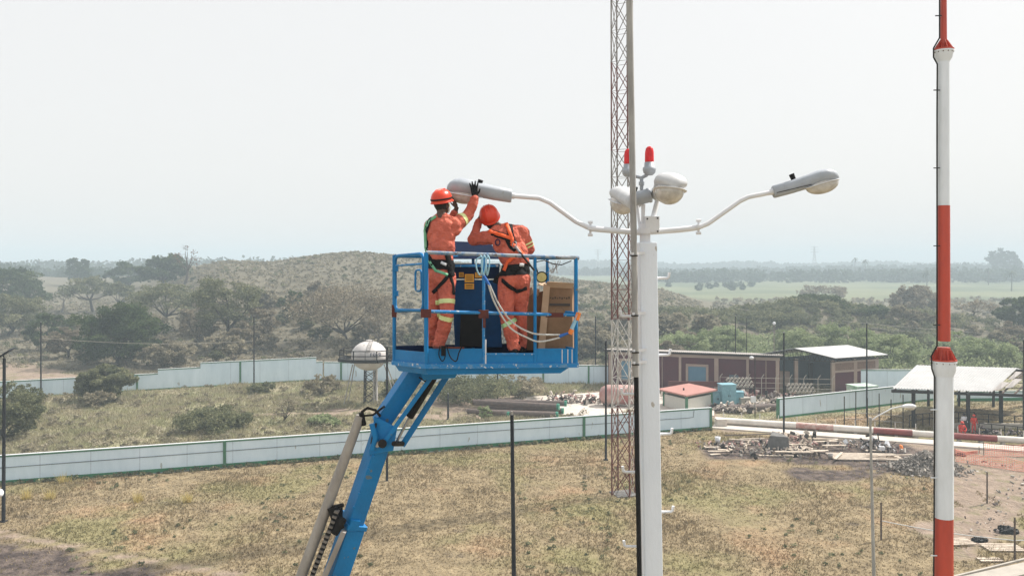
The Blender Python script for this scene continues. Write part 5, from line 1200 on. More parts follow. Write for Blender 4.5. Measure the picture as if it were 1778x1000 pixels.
# ------------------------------------------------------------------ things in the basket
bx0, bx1 = 928, 998
o = thing('cardboard_box', 'tall open cardboard box standing at the right end of the basket', 'cardboard box', tuple(J(963, 615, 9.55)))
cbx = MB(); cbx.box8([J(937, 608, 9.45), J(995, 612, 9.40), J(1003, 608, 9.72), J(945, 606, 9.78), J(948, 497, 9.45), J(993, 499, 9.40), J(999, 497, 9.72), J(956, 496, 9.78)], 'cardboard'); cbx.obj('carton', o, .003)
MB().box8([J(934, 608, 9.40), J(946, 610, 9.40), J(946, 610, 9.44), J(934, 608, 9.44), J(944, 492, 9.40), J(955, 497, 9.40), J(955, 497, 9.44), J(944, 492, 9.44)], 'cardedge').obj('flap', o)
MB().poly([J(948, 499, 9.43), J(994, 501, 9.38), J(997, 492, 9.34), J(950, 489, 9.38)], 'cardedge', .006).obj('flap', o)
MB().poly([J(948, 497, 9.44), J(956, 496, 9.8), J(940, 486, 9.7), J(934, 494, 9.46)], 'cardedge', .006).obj('flap', o)
tp = MB(); tp.box(J(972, 529, 9.40), (.24, .006, .026), 'tape', rot=-.15); tp.obj('dark_tape', o)
mk = MB()
for k in range(9): mk.box(J(956 + k * 4, 517 + (k % 2), 9.395 - k * .004), (.016, .004, .012 + .006 * (k % 3)), 'ink')
mk.tube([J(972 + 8 * math.cos(a_), 542 + 8 * math.sin(a_), 9.385) for a_ in [i * .6 for i in range(11)]], .0015, 'ink', 4); mk.obj('printing', o)
o = thing('cardboard_box', 'torn cardboard box behind the right worker with open flaps', 'cardboard box', tuple(J(930, 615, 9.6)))
MB().box8([J(915, 608, 9.62), J(938, 608, 9.62), J(940, 606, 9.8), J(917, 606, 9.8), J(915, 512, 9.62), J(942, 506, 9.62), J(944, 505, 9.8), J(917, 511, 9.8)], 'cardboard').obj('carton', o)
MB().poly([J(914, 502, 9.55), J(924, 498, 9.5), J(926, 508, 9.56), J(918, 516, 9.6)], 'cardedge', .005).poly([J(930, 500, 9.5), J(937, 502, 9.5), J(936, 512, 9.55), J(929, 516, 9.55)], 'cardedge', .005).obj('flap', o)
# floodlight
o = thing('floodlight', 'small round black lamp with a yellow lens hanging on the right rail', 'floodlight', tuple(J(941, 490, 9.3)))
Bf = basis((0.15, -1, -.1), (0, 0, 1)); Mz = Matrix((Bf.col[0], -Bf.col[2], Bf.col[1])).transposed()
MB().lathe([(.001, -.1), (.03, -.09), (.05, -.05), (.065, 0), (.068, .02), (.055, .022)], 'black', J(940, 481, 9.3), 20, Mz).obj('housing', o)
MB().lathe([(.056, .021), (.03, .024), (.001, .025)], 'yellowlens', J(940, 481, 9.3), 20, Mz).obj('lens', o)
MB().tube([J(934, 474, 9.32), J(930, 462, 9.32)], .008, 'black', 6).obj('bracket', o)
# loose wires on the right rail
o = MB(); o.tube([J(930, 455, 9.5), J(945, 452, 9.45), J(960, 458, 9.42), J(975, 460, 9.4), J(992, 453, 9.4)], .006, 'rubber', 6)
for k in range(7):
    rn = random.Random(k); o.tube([J(945 + rn.uniform(0, 30), 453, 9.5), J(950 + rn.uniform(0, 20), 462, 9.45), J(948 + rn.uniform(0, 25), 474, 9.5)], .004, 'steel', 5)
tag(o.obj('wire_tangle'), 'tangle of loose silver wire hung over the right rail', 'wire')
# white ropes with blue and red ends
o = thing('safety_lanyard', 'double white rope lanyard drooping from the front rail to the right post', 'lanyard', tuple(J(920, 605, 8.9)))
def curve(pts, n=6):
    out_ = []; P = [Vector(p) for p in pts]; P = [P[0]] + P + [P[-1]]
    for i in range(1, len(P) - 2):
        for k in range(n):
            t_ = k / n; a_, b_, c_, d_ = P[i - 1:i + 3]
            out_.append(.5 * ((2 * b_) + (-a_ + c_) * t_ + (2 * a_ - 5 * b_ + 4 * c_ - d_) * t_ ** 2 + (-a_ + 3 * b_ - 3 * c_ + d_) * t_ ** 3))
    out_.append(P[-1]); return out_
MB().tube(curve([J(850, 494, 8.78), J(867, 530, 8.84), J(890, 560, 8.9), J(920, 577, 8.95), J(945, 581, 9.0), J(972, 581, 9.04)]), .010, 'rope', 8).obj('rope', o)
MB().tube(curve([J(848, 494, 8.77), J(860, 528, 8.82), J(885, 568, 8.88), J(915, 586, 8.93), J(938, 593, 8.98), J(972, 586, 9.04)]), .010, 'rope', 8).obj('rope', o)
MB().tube([J(838, 476, 8.76), J(844, 486, 8.77), J(850, 496, 8.78)], [.016, .018, .014], 'roblue', 8).obj('sleeve', o); MB().tube([J(971, 584, 9.04), J(988, 578, 9.06)], [.02, .012], 'roblue', 8).obj('sleeve', o)
MB().beam(J(990, 577, 9.06), J(1004, 545, 9.1), .035, .03, 'ropale').beam(J(989, 580, 9.05), J(993, 572, 9.06), .04, .04, 'orangebright').beam(J(1001, 556, 9.08), J(1005, 543, 9.1), .045, .035, 'orangebright').obj('shock_absorber', o)
hk = MB()
for k, (x0, dx) in enumerate(((832, 0), (838, 3), (844, 5))):
    hk.tube(curve([J(x0 + 3, 446, 8.67), J(x0 - 5 + dx, 452, 8.66), J(x0 - 4 + dx, 468, 8.67), J(x0 + 2, 478, 8.7), J(x0 + 5, 466, 8.66), J(x0 + 6, 450, 8.66), J(x0 + 2, 443, 8.67)]), .008, 'ropale', 6)
hk.obj('snap_hook', o)
o = MB(); o.tube(curve([J(764, 600, 8.68), J(762, 616, 8.66), J(768, 627, 8.66), J(773, 618, 8.66), J(770, 602, 8.68)]), .006, 'webblack', 5).tube(curve([J(776, 602, 8.68), J(782, 620, 8.66), J(792, 627, 8.66), J(797, 612, 8.66), J(802, 602, 8.68)]), .007, 'webblack', 5).box(J(770, 609, 8.68), (.05, .02, .11), 'webblack')
o.beam(J(752, 603, 8.72), J(806, 604, 8.74), .02, .02, 'rust'); tag(o.obj('strap_loop'), 'black strap loops hanging over the front toe board', 'strap')
o = MB(); o.tube(curve([J(896, 430, 9.15), J(908, 445, 9.0), J(920, 460, 8.97), J(928, 470, 8.96)]), .012, 'darksteel', 7); o.tube([J(895, 428, 9.15), J(904, 440, 9.05)], .016, 'steel', 8); tag(o.obj('back_lanyard'), 'grey webbing lanyard from the back of the right worker to the rail', 'lanyard')

# ------------------------------------------------------------------ central street light
YP = 9.50
o = thing('street_light', 'square white concrete pole with four lamp heads and two red beacons', 'street light', (J(1133, 452, YP).x, YP, 0))
s_ = 30.5 / FPX * YP / 2
tpc, bt = J(1123, 421, YP), J(1133, 1000, YP); dz = (tpc.z - 0); dx = (tpc.x - bt.x) / (tpc.z - bt.z)
bx = tpc.x - dx * tpc.z
MB().box8([Vector((bx + a_ * s_ * 1.06, YP + b_ * s_, -.2)) for a_, b_ in ((-1, -1), (1, -1), (1, 1), (-1, 1))] + [Vector((tpc.x + a_ * s_, YP + b_ * s_, tpc.z)) for a_, b_ in ((-1, -1), (1, -1), (1, 1), (-1, 1))], 'polewhite').obj('pole', o, .012)
tc_ = J(1120, 421, YP); MB().tube([tc_ - U * .02, tc_ + U * .22], .063, 'whitepaint', 16).tube([tc_ + U * .10, tc_ + U * .17], .085, 'whitepaint', 16).obj('pole_top', o)
MB().box(J(1131, 390, YP), (.17, .14, .19), 'whitepaint').obj('arm_bracket', o, .006)
bl = MB()
for (x_, y_) in ((1142, 379), (1142, 402), (1124, 380)): bl.tube([J(x_, y_, YP - .08), J(x_, y_, YP - .06)], .01, 'darksteel', 8)
bl.obj('bolt', o)
AL = [J(1115, 404, YP), J(1060, 400, YP - .01), J(1025, 397, YP - .02), J(1000, 385, YP - .02), J(955, 352, YP - .04), J(936, 344, YP - .04), J(885, 340, YP - .05)]
AR = [J(1128, 403, YP), J(1180, 399, YP), J(1213, 395, YP), J(1230, 388, YP), J(1285, 349, YP), J(1300, 342, YP), J(1345, 333, YP)]
MB().tube(AL[:3] , .034, 'whitepaint', 12).tube(AL[2:], [.028] * 5, 'whitepaint', 12).obj('arm', o); MB().tube(AR[:3], .034, 'whitepaint', 12).tube(AR[2:], [.028] * 5, 'whitepaint', 12).obj('arm', o)
for x_, y_ in ((1025, 397), (1213, 394)):
    c_ = MB(); c_.tube([J(x_, y_ - 12, YP), J(x_, y_ + 12, YP)], .014, 'whitepaint', 8)
    for k in (-11, 11): c_.tube([J(x_ - 4, y_ + k, YP), J(x_ + 4, y_ + k, YP)], .016, 'whitepaint', 8)
    c_.beam(J(x_ - 5, y_, YP), J(x_ + 3, y_, YP), .11, .03, 'whitepaint'); c_.obj('arm_clamp', o)
def lamp_head(sock, tip, roll, s=1.0, cell=.36, shell='lampshell', hwid=1.0, deep=1.0, p=2.6):
    ax = (tip - sock).normalized(); L = (tip - sock).length; k = L / .78 
    z = U - ax * U.dot(ax); z.normalize(); y_ = z.cross(ax).normalized(); Mx = Matrix((ax, y_, z)).transposed() @ Matrix.Rotation(roll, 3, 'X')
    f = lambda L_: [(x * k, hw * k * s * hwid, zt * k * s, zb * k * s) for x, hw, zt, zb in L_]
    h = MB(); h.loft(f([(0, .060, .062, -.078), (.015, .070, .075, -.085), (.22, .085, .088, -.078), (.42, .112, .112, -.062), (.52, .135, .13, -.052), (.62, .145, .135, -.046), (.70, .128, .112, -.042), (.75, .09, .075, -.038), (.775, .05, .035, -.036), (.78, .02, .0, -.034)]), shell, 24, Mx, sock, p)
    ho = h.obj('lamp_head', o)
    MB().loft(f([(.34, .09, -.052, -.062), (.42, .114, -.045, -.066), (.52, .137, -.036, -.058), (.62, .147, -.032, -.052), (.70, .130, -.03, -.050), (.755, .092, -.028, -.046), (.783, .03, -.026, -.042)]), 'whitepaint', 24, Mx, sock, p).obj('rim', ho)
    MB().ell(sock + Mx @ Vector((.575 * k, 0, -.055 * k * s)), (.195 * k, .125 * k * s * hwid, .115 * k * s * deep), 'lens', Mx).obj('lens', ho)
    MB().tube([sock + Mx @ Vector((cell * k, 0, .09 * k * s)), sock + Mx @ Vector((cell * k - .01, 0, (.165 if cell < .38 else .14) * k * s))], [.028 * k, .032 * k], 'black', 12).obj('photocell', ho)
    sm = MB(); sm.tube([sock + Mx @ Vector((x * k, -.001 - hw * k * s * hwid, z_ * k * s)) for x, hw, z_ in ((.02, .07, -.03), (.22, .086, -.03), (.42, .113, -.03))], .004, 'darksteel', 5); sm.obj('seam', ho)
    MB().tube([sock - ax * .03, sock + ax * .02], .036, 'whitepaint', 12).obj('collar', ho)
    return ho
lamp_head(J(889, 340, YP - .05), J(776, 326, YP - .05), R(-12), 1.0, .40)
lamp_head(J(1342, 333, YP), J(1455, 307, YP), R(-4), .92, .27, hwid=1)
lamp_head(J(1142, 336, YP + .05), J(1171, 319, YP - .66), R(-7), 1.2, .1, 'lampwhite', 1.18, 1.15, 2.0)
lamp_head(J(1102, 352, YP + .1), J(1076, 342, YP + .85), R(8), 1.12, .1, 'lampwhite', 1.15, 1.15, 2.0)
MB().tube([J(1129, 398, YP), J(1141, 350, YP + .1), J(1142, 338, YP + .12)], .03, 'whitepaint', 12).obj('arm', o)
MB().tube([J(1112, 400, YP + .03), J(1106, 352, YP + .12)], .02, 'whitepaint', 12).obj('arm', o)
jb = MB(); jb.tube([J(1116, 408, YP), J(1117, 355, YP)], .024, 'whitepaint', 12); jb.lathe([(.001, -.10), (.075, -.10), (.083, -.05), (.083, .055), (.09, .06), (.09, .085), (.001, .09)], 'lampshell', J(1117, 342, YP), 20, Matrix.Rotation(R(75), 3, 'Y')); jb.obj('junction_box', o)
MB().tube([J(1114, 330, YP), J(1114, 308, YP)], .022, 'lampshell', 10).tube([J(1114, 322, YP), J(1114, 316, YP)], .034, 'lampshell', 10).tube([J(1092, 298, YP + .1), J(1102, 306, YP + .05), J(1114, 309, YP), J(1122, 305, YP - .02), J(1128, 298, YP - .05)], .021, 'lampshell', 10).obj('conduit_tee', o)
for (bx_, by_, Yb) in ((1127.5, 300, YP - .05), (1091, 303, YP + .2)):
    c_ = J(bx_, by_, Yb); bb = MB(); bb.lathe([(.001, -.035), (.04, -.03), (.07, .0), (.078, .035), (.076, .06), (.06, .065), (.058, .12), (.05, .122)], 'lampshell', c_, 20); bo = bb.obj('beacon', o)
    MB().lathe([(.050, .12), (.054, .14), (.052, .24), (.044, .28), (.026, .302), (.001, .31)], 'redlens', c_, 20).obj('beacon_dome', bo)
def peg(x0, y0, sgn, Yq):
    L = 25; MB().tube([J(x0, y0, Yq), J(x0 + sgn * (L - 4), y0, Yq), J(x0 + sgn * (L - 1), y0 - 2, Yq), J(x0 + sgn * L, y0 - 10, Yq)], .0165, 'whitepaint', 8).obj('climbing_peg', o)
for (x0, y0) in ((1137, 483), (1139, 616), (1142, 753), (1144, 888), ): peg(x0, y0, 1, YP)
for (x0, y0) in ((1102, 549), (1104, 684), (1106, 819), (1108, 948)): peg(x0, y0, -1, YP)
sq = MB(); sq.box(J(1164, 320, YP - .61), (.02, .02, .05), 'steel'); sq.obj('latch', o)
# grey mast strapped on
Ym = 9.28
o = thing('steel_mast', 'weathered grey steel tube mast strapped to the left side of the white pole', 'mast', (J(1104, 452, Ym).x, Ym, J(1104, 655, Ym).z))
MB().tube([J(1104, 654, Ym), J(1101, 440, Ym), J(1097, 230, Ym), J(1090.5, -120, Ym)], [.038, .036, .037, .038], 'greymast', 14).obj('tube', o)
for y_ in (441, 545, 609, 630):
    MB().beam(J(1097 + (y_ - 440) * .015, y_, Ym - .045), J(1119 + (y_ - 440) * .015, y_ - 2, YP - .12), .02, .03, 'whitepaint').beam(J(1094 + (y_ - 440) * .015, y_ + 3, Ym - .045), J(1107 + (y_ - 440) * .015, y_ + 3, Ym - .045), .01, .016, 'darksteel').obj('clamp', o)
o = MB(); o.tube([J(1104.5, 652, Ym + .03), J(1106, 800, Ym + .04), J(1108, 870, Ym + .05), J(1110, 1000, Ym + .06), J(1122, 2000, Ym + .1)], .027, 'black', 10); o.tube([J(1109, 652, Ym + .06), J(1111, 800, Ym + .06), J(1115, 1000, Ym + .08)], .008, 'whitepaint', 6)
tag(o.obj('cable_conduit'), 'black cable pipe running down beside the white pole', 'pipe')

# ------------------------------------------------------------------ big red and white mast
Yt = 17.5
o = thing('banded_mast', 'tall tubular mast painted in red and white bands on the right', 'mast', (J(1639, 452, Yt).x, Yt, 0))
def zz(py): return CAMH - (py - HY) * Yt / FPX
xm = J(1638.5, 452, Yt).x
def seg(y0, y1, w0, w1, m, nm='tube'):
    MB().tube([Vector((xm, Yt, zz(y0))), Vector((xm, Yt, zz(y1)))], [w0 / 2 / FPX * Yt, w1 / 2 / FPX * Yt], m, 28).obj(nm, o)
seg(-60, 72, 9, 10.5, 'mastred'); seg(108, 357, 19, 20, 'mastwhite'); seg(357.3, 592, 20, 21, 'mastred'); seg(650, 898, 31.5, 31, 'mastwhite')
MB().tube([Vector((xm, Yt, zz(898.3))), Vector((xm, Yt, -.1))], [.19, .20], 'mastred', 28).obj('tube', o)
def flange(yt, ytop, ybot, rw, wt, wb):
    """gusseted joint: red gussets above, white cone and ribs below"""
    q = lambda y_, w_: (w_ / 2 / FPX * Yt, zz(y_))
    g = MB(); g.tube([Vector((xm, Yt, zz(ytop - 4))), Vector((xm, Yt, zz(yt)))], [wt / 2 / FPX * Yt] * 2, 'mastred', 24)
    g.tube([Vector((xm, Yt, zz(yt))), Vector((xm, Yt, zz(yt - 2.2)))], [rw / 2 / FPX * Yt] * 2, 'mastred', 28)
    for k in range(10):
        a_ = k * math.pi / 5 + .25; d_ = Vector((math.cos(a_), math.sin(a_), 0)); c_ = Vector((xm, Yt, 0)); r0, r1, r2 = wt / 2 / FPX * Yt * .9, wt / 2 / FPX * Yt * 1.15, rw / 2 / FPX * Yt * .97
        g.poly([c_ + d_ * r0 + U * zz(ytop), c_ + d_ * r1 + U * zz(ytop), c_ + d_ * r2 + U * zz(yt - 2), c_ + d_ * r0 + U * zz(yt - 2)], 'mastred', .008)
    g.obj('gusset_joint', o)
    f = MB(); f.tube([Vector((xm, Yt, zz(yt + 3))), Vector((xm, Yt, zz(yt + .3)))], [rw / 2 / FPX * Yt] * 2, 'mastwhite', 28)
    f.lathe([q(ybot + 2, wb), q(ybot, wb), q(ybot - (ybot - yt) * .35, (wb + rw) * .52), q(yt + 3, rw * .93)], 'mastwhite', (xm, Yt, 0), 28)
    for k in range(12):
        a_ = k * math.pi / 6; f.tube([Vector((xm + math.cos(a_) * rw / 2 / FPX * Yt * .9, Yt + math.sin(a_) * rw / 2 / FPX * Yt * .9, zz(yt + 5))), Vector((xm + math.cos(a_) * rw / 2 / FPX * Yt * .9, Yt + math.sin(a_) * rw / 2 / FPX * Yt * .9, zz(yt + 3)))], .012, 'pipebrown', 6)
    f.obj('flange', o)
flange(88, 70, 108, 33, 10.5, 19); flange(626, 607, 652, 42, 21, 31.5)
cd = MB(); yl = Yt - .05
cd.tube([J(1631.5, -60, yl), J(1631.5, 66, yl), J(1621, 84, yl), J(1621, 100, yl), J(1627.5, 112, yl), J(1627, 200, yl), J(1627, 600, yl), J(1617, 618, yl), J(1618, 640, yl), J(1623, 655, yl), J(1622, 900, yl), J(1621, 1010, yl), J(1621, 1600, yl)], .017, 'darksteel', 8); cd.obj('conduit', o)
for y_ in (28, 157, 292, 427, 564, 711, 829, 964):
    x_ = 1629 if y_ < 60 else (1626 if y_ < 600 else 1621); MB().beam(J(x_ - 5, y_, yl - .03), J(x_ + 6, y_, yl - .03), .02, .02, 'darksteel' if y_ < 600 else 'mastwhite').obj('conduit_clamp', o)

# ------------------------------------------------------------------ lattice tower
pb = G(1083, 858); o = thing('lattice_tower', 'slim guyed lattice tower in faded red and white behind the pole', 'tower', (pb.x, pb.y, 0))
HTW = 38.0; nb = 36; st = HTW / nb; ang = R(18); hw = .63
cor = [Vector((math.cos(ang + k * math.pi / 2) * hw * 1.41, math.sin(ang + k * math.pi / 2) * hw * 1.41, 0)) for k in range(4)]
bands = [(0, 6, 'towerred'), (6, 12, 'towerwhite'), (12, 18, 'towerred'), (18, 23.5, 'towersilhouette'), (23.5, 29.5, 'towerred'), (29.5, 38, 'towersilhouette')]
tpx = lambda z: 1 - .12 * z / HTW
leanx = -.004
def tc(k, z): return pb + Vector((leanx * z, 0, z)) + cor[k % 4] * tpx(z)
for (z0, z1, m) in bands:
    sct = MB(); n = max(1, round((z1 - z0) / 1.9)); dzz = (z1 - z0) / n
    for k in range(4):
        sct.tube([tc(k, z0), tc(k, z1)], .05, m, 6)
        for i in range(n):
            a_, b_ = z0 + i * dzz, z0 + (i + 1) * dzz
            sct.tube([tc(k, a_), tc(k + 1, b_)], .03, m, 5); sct.tube([tc(k + 1, a_), tc(k, b_)], .03, m, 5); sct.tube([tc(k, a_), tc(k + 1, a_)], .016, m, 5)
            sct.box(tc(k, a_), (.1, .1, .1), m)
    sct.obj('tower_section', o)
ld = MB()
l0 = lambda z: lerp(tc(0, z), tc(3, z), .35); l1 = lambda z: lerp(tc(0, z), tc(3, z), .65)
ld.tube([l0(0), l0(HTW)], .015, 'towerwhite', 4); ld.tube([l1(0), l1(HTW)], .015, 'towerwhite', 4)
for i in range(int(HTW / .5)): ld.tube([l0(i * .5), l1(i * .5)], .01, 'towerwhite', 4)
ld.obj('ladder', o); MB().box(pb + U * .04, (1.5, 1.5, .08), 'greyconcrete', .3).obj('footing', o)

# ------------------------------------------------------------------ water tank
pb = G(642, 702); Yw = pb.y; o = thing('water_tank', 'white spherical water tank on a lattice stand with a railed walkway', 'water tank', (pb.x, pb.y, 0))
c_ = J(641, 617.5, Yw); rT = 31 / FPX * Yw
MB().ell(c_, (rT, rT, rT * .82), 'tankwhite', None, 40, 24).obj('tank', o)
MB().tube([c_ + U * (rT * .82 - .03), c_ + U * (rT * .82 + .1)], .35, 'tankwhite', 16).obj('hatch', o)
wk = MB(); rw = 3.15; zc = J(641, 623, Yw).z; n = 8; off = Vector((-.55, 0, 0))
cs = [c_ + off * 0 + Vector((math.cos(R(22.5 + 45 * k)) * rw * 1.04, math.sin(R(22.5 + 45 * k)) * rw * .85, zc - c_.z)) for k in range(8)]
for k in range(8): wk.beam(cs[k], cs[(k + 1) % 8], .5, .32, 'black')
wk.obj('walkway', o); rl = MB()
for k in range(8):
    for h in (.55, 1.1): rl.beam(cs[k] + U * h, cs[(k + 1) % 8] + U * h, .09, .09, 'black')
    rl.beam(cs[k], cs[k] + U * 1.15, .11, .11, 'black'); m_ = lerp(cs[k], cs[(k + 1) % 8], .5); rl.beam(m_, m_ + U * 1.1, .05, .05, 'darksteel')
rl.obj('railing', o)
ldr = MB(); arc = [c_ + Vector((math.sin(a_) * .12 * rT + .05 * rT, -math.cos(a_) * rT * 1.02, math.sin(a_) * rT * .85)) for a_ in [R(20 + i * 8) for i in range(9)]]
ldr.tube([p_ - Vector((.2, 0, 0)) for p_ in arc], .03, 'boomgrey', 5); ldr.tube([p_ + Vector((.2, 0, 0)) for p_ in arc], .03, 'boomgrey', 5)
for p_ in arc: ldr.tube([p_ - Vector((.2, 0, 0)), p_ + Vector((.2, 0, 0))], .025, 'boomgrey', 5)
ldr.obj('ladder', o)
cl = MB(); hb = .55; zt = c_.z - rT * .86
for sx in (-1, 1):
    for sy in (-1, 1): cl.tube([pb + Vector((sx * hb, sy * hb, 0)), pb + Vector((sx * hb * .9, sy * hb * .9, zt + .6))], .07, 'boomgrey' if sx > 0 else 'darksteel', 6)
nn = 5
for i in range(nn):
    a_, b_ = zt * i / nn, zt * (i + 1) / nn
    for (s0, s1) in (((-1, -1), (1, -1)), ((1, -1), (1, 1)), ((1, 1), (-1, 1)), ((-1, 1), (-1, -1))):
        cl.tube([pb + Vector((s0[0] * hb, s0[1] * hb, a_)), pb + Vector((s1[0] * hb, s1[1] * hb, b_))], .03, 'darksteel', 4); cl.tube([pb + Vector((s1[0] * hb, s1[1] * hb, a_)), pb + Vector((s0[0] * hb, s0[1] * hb, b_))], .03, 'darksteel', 4)
cl.tube([pb + Vector((.75, .1, 0)), pb + Vector((.75, .1, zt + .5))], .12, 'tankwhite', 8); cl.obj('tower_stand', o)
for sx, sy in ((-1, -.5), (1, -.5), (1, .8), (-1, .8)):
    MB().tube([pb + Vector((sx * 3.2 if sx > 0 else -2.7, sy * 2, 0)), c_ + Vector((sx * 1.75, sy * .9, -.9))], .06, 'boomgrey', 6).obj('leg', o)
cu = bpy.data.curves.new('lettering', 'FONT'); cu.body = 'FB-0'; cu.size = .62; cu.align_x = 'CENTER'; cu.align_y = 'CENTER'; cu.extrude = .01; cu.space_character = 1.15
tobj = bpy.data.objects.new('tmp', cu); COL.objects.link(tobj); dg = bpy.context.evaluated_depsgraph_get(); tme = bpy.data.meshes.new_from_object(tobj.evaluated_get(dg)); bpy.data.objects.remove(tobj)
# bend the lettering round the sphere
for v in tme.vertices:
    lon = R(31) + v.co.x / rT; lat = R(11) + v.co.y / rT; rr = rT + .02 + v.co.z
    v.co = c_ + Vector((math.sin(lon) * math.cos(lat), -math.cos(lon) * math.cos(lat), math.sin(lat) * .84)) * (rr + .03)
tme.materials.clear(); tme.materials.append(M['blue_dark']); link('lettering', tme, o)

# ------------------------------------------------------------------ yard clutter
pc = MB(); pc.poly([G(832, 713, .02), G(1010, 722, .02), G(1240, 722, .02), G(1240, 690, .02), G(1065, 680, .02), G(905, 690, .02)][::-1], 'paleconcrete', .05); o = pc.obj('concrete_pad'); o['kind'] = 'structure'
def pipe(p0, p1, r, label, cap=True, m='pipebrown', g='brown pipes stacked beyond the near wall', lift=0, name='steel_pipe'):
    t_ = thing(name, label, 'pipe', tuple((p0 + p1) / 2), g); d_ = (p1 - p0).normalized()
    MB().tube([p0, p1], r, m, 16).obj('tube', t_)
    if cap: MB().tube([p1 - d_ * .05, p1 + d_ * .18], r * 1.06, 'pipegreen', 16).obj('end_cap', t_)
    return t_
pipe(G(842, 722) + U * .35, G(966, 726) + U * .35, .33, 'brown pipe with a green cap lying in front at the bottom of the pile')
pipe(G(812, 718) + U * .3, G(882, 724) + U * .3, .26, 'short brown pipe at the left end of the pile')
pipe(G(822, 713.5) + U * .95, G(968, 722) + U * .95, .33, 'long brown pipe lying on top of the pile')
pipe(G(850, 714) + U * .35, G(976, 719) + U * .35, .30, 'brown pipe at the back of the pile, right green cap lowest')
pipe(G(835, 711) + U * .9, G(981, 716) + U * .95, .30, 'brown pipe behind the topmost pipe of the pile')
# pink tank lying on the pad
p = G(1082, 705); t_ = thing('storage_tank', 'faded pink horizontal tank lying behind the lattice tower', 'tank', (p.x, p.y, 0))
MB().loft([(-2.6, .3, .3, -.3), (-2.4, .8, .8, -.8), (-1.8, 1.1, 1.1, -1.1), (1.8, 1.1, 1.1, -1.1), (2.4, .8, .8, -.8), (2.6, .3, .3, -.3)], 'pinktank', 24, None, p + U * 1.25, p=2).obj('shell', t_)
for x_ in (-1.4, 1.4): MB().box(p + Vector((x_, 0, .2)), (.3, 1.6, .4), 'darksteel').obj('saddle', t_)
def scrapheap(pts, n, hmax, label, seed, sz=.5, name='scrap_heap', mats_=('scrapmix', 'pipebrown', 'paleconcrete', 'pinktank', 'darksteel')):
    rn = random.Random(seed); mb = MB()
    for i in range(n):
        t_ = rn.random(); k = rn.randrange(len(pts) - 1); q = lerp(pts[k], pts[k + 1], t_) + Vector((rn.gauss(0, .5), rn.gauss(0, .7), 0)); z = abs(rn.gauss(0, .45)) * hmax; Rr = Quaternion((rn.gauss(0, 1), rn.gauss(0, 1), rn.gauss(0, 1), rn.gauss(0, 1))).normalized().to_matrix()
        if rn.random() < .6: mb.box(q + U * (z + .1), (rn.uniform(.1, 1) * sz, rn.uniform(.1, .8) * sz, rn.uniform(.1, .7) * sz), rn.choice(mats_), M3=Rr)
        else: d_ = Rr @ Vector((rn.uniform(.4, 1.6) * sz, 0, 0)); mb.tube([q + U * (z + .15) - d_ / 2, q + U * (z + .15) + d_ / 2], rn.uniform(.02, .09), rn.choice(mats_), 7)
    return tag(mb.obj(name), label, 'scrap heap', kind='stuff')
scrapheap([G(955, 702), G(1010, 700), G(1068, 702)], 190, 1.1, 'heap of mixed scrap metal on the concrete pad left of the pink tank', 1)
scrapheap([G(1242, 712), G(1290, 716), G(1340, 708)], 230, .7, 'pale rubble and scrap strewn beyond the end of the near wall', 2, .6, mats_=('paleconcrete', 'scrapmix', 'plank', 'paleconcrete', 'darksteel'))
scrapheap([G(1290, 700), G(1350, 698), G(1400, 698)], 160, .9, 'jumble of machine parts in front of the maroon building', 3, .8)
scrapheap([G(1150, 692), G(1230, 690), G(1300, 692)], 90, .9, 'row of scrap along the foot of the maroon building', 4, .8)
scrapheap([G(1515, 690), G(1580, 686)], 90, .8, 'pale rubble behind the wall at the right end of the shed', 5, .8, mats_=('paleconcrete', 'scrapmix'))
scrapheap([G(1695, 752), G(1785, 757)], 70, .3, 'dark litter at the foot of the pavilion railing', 6, .4, mats_=('darksteel', 'rock', 'scrapmix'))
def cabinet(px, base, w_, h_, dpt, m, label, rot=.1, name='metal_cabinet', cat='cabinet'):
    p = G(px, base); t_ = thing(name, label, cat, (p.x, p.y, 0)); Rz = Matrix.Rotation(rot, 3, 'Z')
    MB().box(p + U * (h_ / 2 + .1), (w_, dpt, h_), m, rot).obj('body', t_, .03)
    MB().box(p + U * (h_ + .13), (w_ + .12, dpt + .12, .08), m, rot).obj('lid', t_, .01)
    for sx in (-1, 1): MB().box(p + Rz @ Vector((sx * w_ * .24, -dpt / 2 - .015, h_ * .5 + .1)), (w_ * .44, .03, h_ * .8), m, rot).obj('door', t_)
    hn = MB()
    for sx in (-1, 1): hn.box(p + Rz @ Vector((sx * w_ * .06, -dpt / 2 - .045, h_ * .5 + .1)), (.05, .04, .2), 'darksteel', rot)
    hn.obj('handle', t_)
    MB().box(p + U * .05, (w_ * .9, dpt * .9, .1), 'darksteel', rot).obj('skid', t_)
cabinet(1262, 705, 1.6, 2.3, 1.4, 'lightblue', 'pale blue metal cabinet, the taller one right of the guard hut')
cabinet(1243, 704, 1.2, 1.5, 1.2, 'lightblue', 'low pale blue machine cabinet touching the guard hut', .1)
cabinet(1283, 702, .9, 1.3, 1.0, 'lightblue', 'small blue cabinet right of the tall pale blue one', -.1)
cabinet(1292, 703, 1.2, .7, .9, 'concrete', 'low grey box among the pale rubble', .2, 'metal_box', 'box')
cabinet(1497, 700, 2.6, 1.9, 2.0, 'sidegreen' if 'sidegreen' in M else 'wallcap', 'pale green water cistern against the shed side wall', .25, 'cistern', 'cistern')
